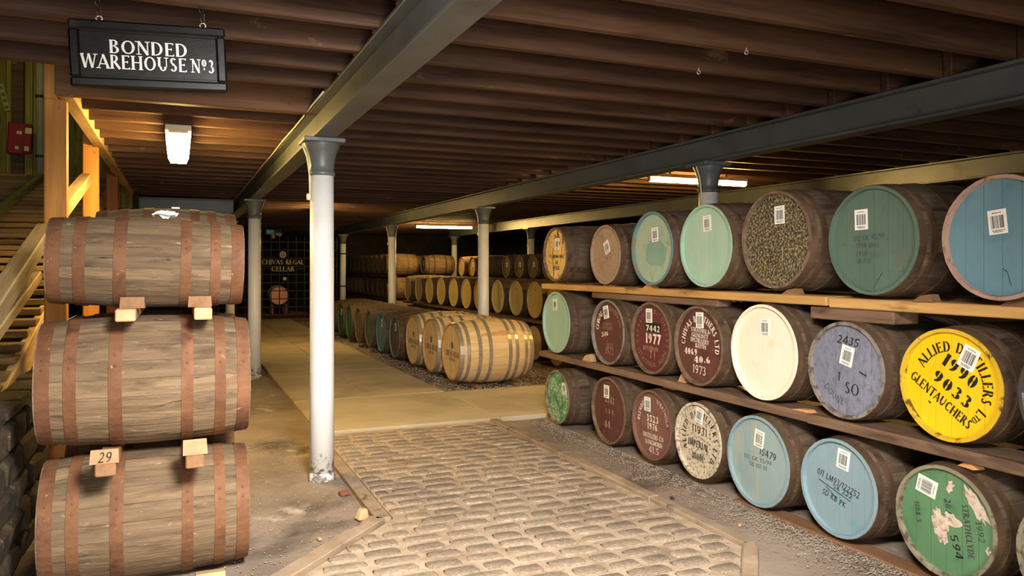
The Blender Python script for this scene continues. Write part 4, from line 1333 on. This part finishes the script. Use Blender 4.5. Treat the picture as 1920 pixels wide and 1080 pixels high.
wedge('second broken wedge piece beside the one on the green ground cask', (3.66, 2.66, .640), .07, .10, .03, m_wedgel, -.2)
# far row of pale back-rack visible to the side of the rack is built below

# ================================================================== NEW OAK CASKS
HN = lambda L: [(.004, .055), (.10, .045), (.25, .05), (.34 * L + .03, .05), (.66 * L - .03, .05), (L - .29, .05), (L - .145, .045), (L - .06, .055)]
NEW = [('new golden oak cask nearest the cross path, galvanised hoops', 10.06), ('new golden oak cask in the middle of three beside the path', 11.02), ('new golden oak cask farthest of three, next to the dark casks', 11.96)]
for label, y in NEW:
    t, hd = barrel(label, (3.42, y, .04), 1.08, .385, .445, staves=28, wood=m_newwood, hoopm=m_galv, headm=m_newhead, rimm=m_newchime, hoops=HN(1.08), boards=7, group='new oak casks by the path')
    r_ = .385 - .026
    lettering(hd, r_, emblem_polys(0, .24, .13) + text_polys('CHIVAS REGAL', .21, 'roman', 0, -.08, width=1.62) , m_ink)
    lettering(hd, r_, text_polys('MIZUNARA', .12, 'roman', 0, -.30, width=.72), m_inkfade)
    box('cradle', (.09, .60, .05), (.30, 0, -.018), m_plankdark, t)
    box('cradle', (.09, .60, .05), (.86, 0, -.018), m_plankdark, t)

ORD = ['first', 'second', 'third', 'fourth', 'fifth', 'sixth', 'seventh', 'eighth', 'ninth']
# ================================================================== DARK ROW ON THE GRAVEL
DARK = [(13.1, .36, 'darkb', 'darkblue', 'dusty brown'), (14.08, .36, 'darkblue', 'darkblue', 'dusty blue'), (15.06, .36, 'darkg', None, 'dull green'), (16.02, .36, 'darkb', None, 'plain brown'),
        (16.98, .36, 'darkg', 'darkg', 'grey-green'), (17.94, .36, 'darkg', 'darkg', 'green labelled'), (18.9, .36, 'darkb', None, 'shadowed')]
POS = ['next to the new oak casks', 'second along from the new oak casks', 'third along from the new oak casks', 'fourth along from the new oak casks', 'fifth along from the new oak casks', 'sixth along from the new oak casks', 'at the far end by the grille']
for (y, rh, pm, rim, nm), ps in zip(DARK, POS):
    t, hd = barrel('dark cask with %s head lying on gravel, %s' % (nm, ps), (3.42, y, .01), 1.08, rh, .43, staves=24, detail=False, headm=P[pm], rimm=P[rim] if rim else m_chimewood, group='dark casks on the gravel')
    if nm in ('dusty blue', 'green labelled', 'dusty brown'): barcode(t, rh - .026, .43, .05, .5, 5, .09, .14)

# ================================================================== BACK RACKS
XP = 5.6
ys = []
pale_u = [776, 794, 812, 832, 853, 875, 898, 928, 959, 993, 1033]
PALE_Y = [20.05, 19.02, 18.10, 17.18, 16.30, 15.47, 14.68, 13.70, 12.83, 12.03, 11.21]
for i, y in enumerate(PALE_Y):
    lab = ['at the far end', 'second from the far end', 'third from the far end', 'fourth from the far end', 'fifth from the far end', 'just left of the bare column', 'partly behind the bare column',
           'with dark split boards', 'second right of the bare column', 'third right of the bare column', 'half hidden by the coloured rack'][i]
    t, hd = barrel('blank pale head, row behind new casks, ' + lab, (XP, y, .735), .88, .312, .345, staves=20, detail=False, headm=P['pale'], rimm=P['pale'], group='pale-headed casks of the back rack', boards=5)
    r_ = .286
    pz = [[(-.06, .55), (.06, .55), (.06, .62), (-.06, .62)]]
    if i == 7: pz += [[(-.10, -.9), (-.02, -.9), (.02, .9), (-.05, .9)], [(.2, -.85), (.26, -.85), (.28, .7), (.24, .7)]]
    if i in (0, 4): pz += [[(-.3, -.7), (-.24, -.7), (.2, .0), (.16, .0)]]
    lettering(hd, r_, pz, m_ink, 'marking')
for i, y in enumerate((11.20, 12.05, 12.9, 13.75)):
    barrel('pale blank ground cask behind the new casks, ' + ['showing below the smooth mint cask', 'beside the bare column', 'past the bare column', 'deepest in shade'][i], (XP, y, .02), .88, .288, .320, staves=20, detail=False, headm=P['pale'], rimm=P['pale'], group='pale-headed casks on the ground', boards=5)
runner('dark front plank under the row of pale oak heads', (5.62, 10.7, .672), (5.84, 20.6, .733), m_plankdark)
runner('rear plank under the row of pale oak heads', (6.2, 10.7, .672), (6.42, 20.6, .733), m_plankdark)
for i, y in enumerate([14.6 + .9 * k for k in range(7)]):
    barrel(ORD[i] + ' shadowed ground cask under the pale heads, counting towards the grille', (XP, y, .02), .88, .288, .320, staves=18, detail=False, headm=P['khaki'], group='shadowed ground casks of the back rack', boards=5)

# upper far row with paper labels
XU = 7.25
for i, y in enumerate((20.4, 19.55, 18.72, 17.20, 16.42, 15.66, 14.9)):
    lab = ['nearest the two golden casks', 'second from the golden casks', 'third from the golden casks', 'just right of the bare column', 'second right of the bare column', 'third right of the bare column', 'beside the weathered cream head'][i]
    t, hd = barrel('dusty labelled cask in the far upper row, ' + lab, (XU, y, 1.36), .80, .262, .292, staves=18, detail=False, headm=P['khaki' if i < 2 else 'darkb'], group='dusty labelled casks of the far upper row', boards=5)
    if i: barcode(t, .236, .292, .05, .2, 12, .08, .11)
for i, y in enumerate((20.4, 19.55, 18.72, 17.20, 16.42, 15.66, 14.9)):
    barrel(ORD[i] + ' dim cask below the dusty labelled row, counting from the golden casks', (XU, y, .72), .80, .262, .292, staves=18, detail=False, headm=P['darkb'], group='dim casks of the far rack', boards=5)
for i, y in enumerate((20.4, 19.55, 18.72, 17.20, 16.42, 15.66, 14.9)):
    barrel(ORD[i] + ' dim floor cask below the dusty labelled row, counting from the golden casks', (XU, y, .02), .80, .262, .292, staves=18, detail=False, headm=P['darkb'], group='dim floor casks of the far rack', boards=5)
runner('front plank under the dusty labelled casks of the far rack', (7.28, 14.5, 1.31), (7.44, 20.8, 1.36), m_plankdark)
runner('front plank under the dim casks of the far rack', (7.28, 14.5, .62), (7.44, 20.8, .70), m_plankdark)
# golden-lit casks
for y, lab in ((22.95, 'golden lit old cask with labelled dark head under the tube lamp'), (24.25, 'golden lit old cask behind the labelled one under the tube lamp')):
    t, hd = barrel(lab, (6.9, y, 1.40), .95, .27, .31, staves=20, wood=m_oldwood, detail=False, headm=P['darkb'], group='golden lit casks under the lamp', boards=5)
    if y < 23: barcode(t, .244, .31, 0, .2, 0, .1, .13)
for y, z in ((22.95, .72), (24.25, .72), (22.95, .02), (24.25, .02)):
    barrel('shaded old cask %s the %s golden lit cask' % ('directly under' if z > .5 else 'on the floor below', 'labelled' if y < 23 else 'farther'), (6.9, y, z), .95, .27, .31, staves=20, wood=m_oldwood, detail=False, headm=P['darkb'], group='shaded casks below the golden pair', boards=5)
runner('plank under the golden lit pair of casks', (6.95, 22.5, 1.345), (7.15, 24.7, 1.40), m_plankdark)
runner('lower plank under the golden lit pair of casks', (6.95, 22.5, .655), (7.15, 24.7, .715), m_plankdark)
# far receding rack
for j, (z, nm) in enumerate(((1.40, 'upper'), (.70, 'lower'), (.02, 'ground'))):
    for i in range(9):
        y = 22.35 + .655 * i
        lab = ('golden sided cask ending the %s row of the farthest rack' % nm) if i == 0 else ORD[i] + ' dim cask in the %s row of the farthest rack, counting towards the grille' % nm
        t, hd = barrel(lab, (5.55, y, z), .92, .285, .318, staves=20, wood=m_oldwood, detail=False, headm=P['khaki' if j == 0 else 'pinkhead' if i > 4 else 'darkb'], group=None if i == 0 else 'dim casks of the farthest rack, %s row' % nm, boards=5)
for z0, nm in ((1.345, 'upper'), (.645, 'lower')):
    runner('plank under the %s row of the farthest rack' % nm, (5.6, 21.9, z0), (5.8, 28.0, z0 + .053), m_plankdark)

# ================================================================== GRILLE AND CELLAR
GY = 24.6
gr = thing('iron_grille', 'tall black iron grille closing the cellar at the far end', 'grille', (2.83, GY, 0))
for i in range(15):
    box('bar', (.028, .028, 2.55), (-1.75 + .25 * i, 0, 1.31), m_iron, gr)
for k in range(10):
    box('crossbar', (3.56, .018, .03), (0, .02, .16 + .25 * k), m_iron, gr)
cs_ = thing('cellar_sign', 'gilt lettering and round emblem fixed to the iron grille', 'sign', (2.93, GY - .04, 1.55))
v, f = polys_vf(text_polys('CHIVAS REGAL', .14, 'roman', 0, .24, width=1.24) + text_polys('CELLAR', .14, 'roman', 0, .03, width=.68), lambda x, y: (x, 0, y))
ob('lettering', mesh('lettering', v, f, m_gold), cs_)
v, f = polys_vf(emblem_polys(0, .47, .10), lambda x, y: (x, 0, y))
ob('emblem', mesh('emblem', v, f, m_gold), cs_)
box('backing_bar', (1.3, .012, .02), (0, .012, .24), m_iron, cs_)
box('backing_bar', (1.3, .012, .02), (0, .012, .03), m_iron, cs_)
box('backing_bar', (.02, .012, .56), (0, .012, .28), m_iron, cs_)
box('lock_plate', (.10, .03, .10), (.15, -.035, 1.28), m_gold, gr)['label'] = 'small pale plate'
# cellar brick floor step and side walls
cf = tag(ob('floor_cellar', mesh('floor_cellar', *cbox_vf(3.6, 4.4, .10, .01, (2.83, 27.0, .0)), m_brick)), kind='structure')
span('wall_cellar_left', (.95, 24.75, 0), (1.05, 29.8, 2.85), m_darkwall)['kind'] = 'structure'
span('wall_cellar_right', (4.72, 24.75, 0), (4.82, 29.8, 2.85), m_darkwall)['kind'] = 'structure'
cr = thing('cask_cradle', 'dark wooden cradle carrying the lit cask inside the cellar', 'cradle', (3.08, 26.9, .05))
for s in (-1, 1):
    box('side_rail', (.08, .8, .10), (s * .22, .3, .28), m_plankdark, cr)
    for q_ in (-.05, .65):
        box('leg', (.08, .08, .24), (s * .22, q_, .12), m_plankdark, cr)
barrel('pinkish lit cask head facing out behind the iron grille', (3.08, 26.85, .345), .85, .30, .335, rot=(0, 0, PI / 2), staves=20, wood=m_newwood, detail=False, headm=P['pinkhead'], rimm=m_newchime)
sp = bpy.data.lights.new('cellar_spot', 'SPOT')
sp.energy, sp.color, sp.spot_size, sp.spot_blend, sp.shadow_soft_size = 60, (1, .62, .36), R(38), .5, .05
so = bpy.data.objects.new('cellar_spot', sp)
so.location = (3.0, 25.1, 2.6)
so.rotation_euler = (Vector((3.08, 26.9, .6)) - Vector(so.location)).to_track_quat('-Z', 'Y').to_euler()
COL.objects.link(so)
cl = thing('spot_lamp', 'small ceiling spot inside the cellar', 'lamp', (3.0, 24.89, 2.66))
v, f = lathe_vf([(.05, 0), (.05, .12), (.02, .14), (.02, .225)], 14)
ob('housing', mesh('housing', v, f, m_iron), cl)

# emergency light
ex = thing('emergency_light', 'small green exit box with twin spot lamps hanging before the grille', 'lamp', (2.42, 22.465, 2.52))
box('case', (.46, .08, .16), (0, 0, .10), m_iron, ex)
box('exit_panel', (.20, .01, .11), (-.09, -.043, .10), m_exitglow, ex)
v, f = polys_vf(text_polys('EXIT', .06, 'sans', -.09, .10, width=.15), lambda x, y: (x, -.0495, y))
ob('lettering', mesh('lettering', v, f, m_lwhite), ex)
for x_, z_ in ((-.02, -.04), (.15, .02)):
    v, f = lathe_vf([(.03, .10), (.05, .06), (.058, 0), (.05, -.012)], 14)
    sp_ = ob('spot', mesh('spot', v, f, m_fitting, True), ex, (x_, -.07, z_), (R(75), 0, 0))
    v, f = lathe_vf([(.001, -.03), (.03, -.026), (.05, -.013)], 14, True, False)
    ob('lens', mesh('lens', v, f, m_spotglow, True), sp_)
for s in (-1, 1):
    box('hanger', (.012, .012, .20), (s * .18, 0, .265), m_iron, ex)

# ================================================================== SMALL THINGS
for label, x, y in (('small steel ring hook on a joist above the grey-green cask', 2.97, 3.52), ('small steel ring hook on a joist further back', 3.0, 4.0), ('small steel ring hook on a joist nearer the lit beam', 1.62, 3.0)):
    pts = [(.012 * math.cos(2 * PI * k / 12), 0, .012 * math.sin(2 * PI * k / 12)) for k in range(12)]
    hk = thing('ring_hook', label, 'hook', (x, y, 2.872))
    ob('ring', mesh('ring', *tube_vf(pts, .003, 6, True), m_ring, True), hk)
    box('stem', (.006, .006, .02), (0, 0, .018), m_ring, hk)
rn = random.Random(12)
stub = cbox_vf(.07, .06, .075, .012)
tag(ob('wood_stub', mesh('wood_stub', [(a * (1.2 if c_ < 0 else .8), b * (1.15 if c_ < 0 else .85), c_) for a, b, c_ in stub[0]], stub[1], m_block), None, (1.10, 5.02, .035), (.1, .12, .4)), 'pale wooden stub leaning by the kerb corner beside the cobbles', 'block')
for label, x, y, s in (('brick fragment lying by the kerb near the white column', 1.10, 5.62, .045), ('pale pebble on the dirt left of the kerb', .78, 4.75, .022), ('pale stone chip below the light blue casks', 3.28, 3.95, .022), ('dark chip on the dirt beside the edging board', 3.22, 4.6, .02)):
    vv, fc = cbox_vf(s * 1.6, s, s * .7, s * .2)
    vv = [(a + rn.uniform(-.1, .1) * s, b + rn.uniform(-.1, .1) * s, c_ + rn.uniform(-.1, .1) * s) for a, b, c_ in vv]
    tag(ob('stone_chip', mesh('stone_chip', vv, fc, m_brick if 'brick' in label else m_block if 'pale' in label else m_stone), None, (x, y, s * .3), (0, 0, rn.uniform(0, 3))), label, 'stone')
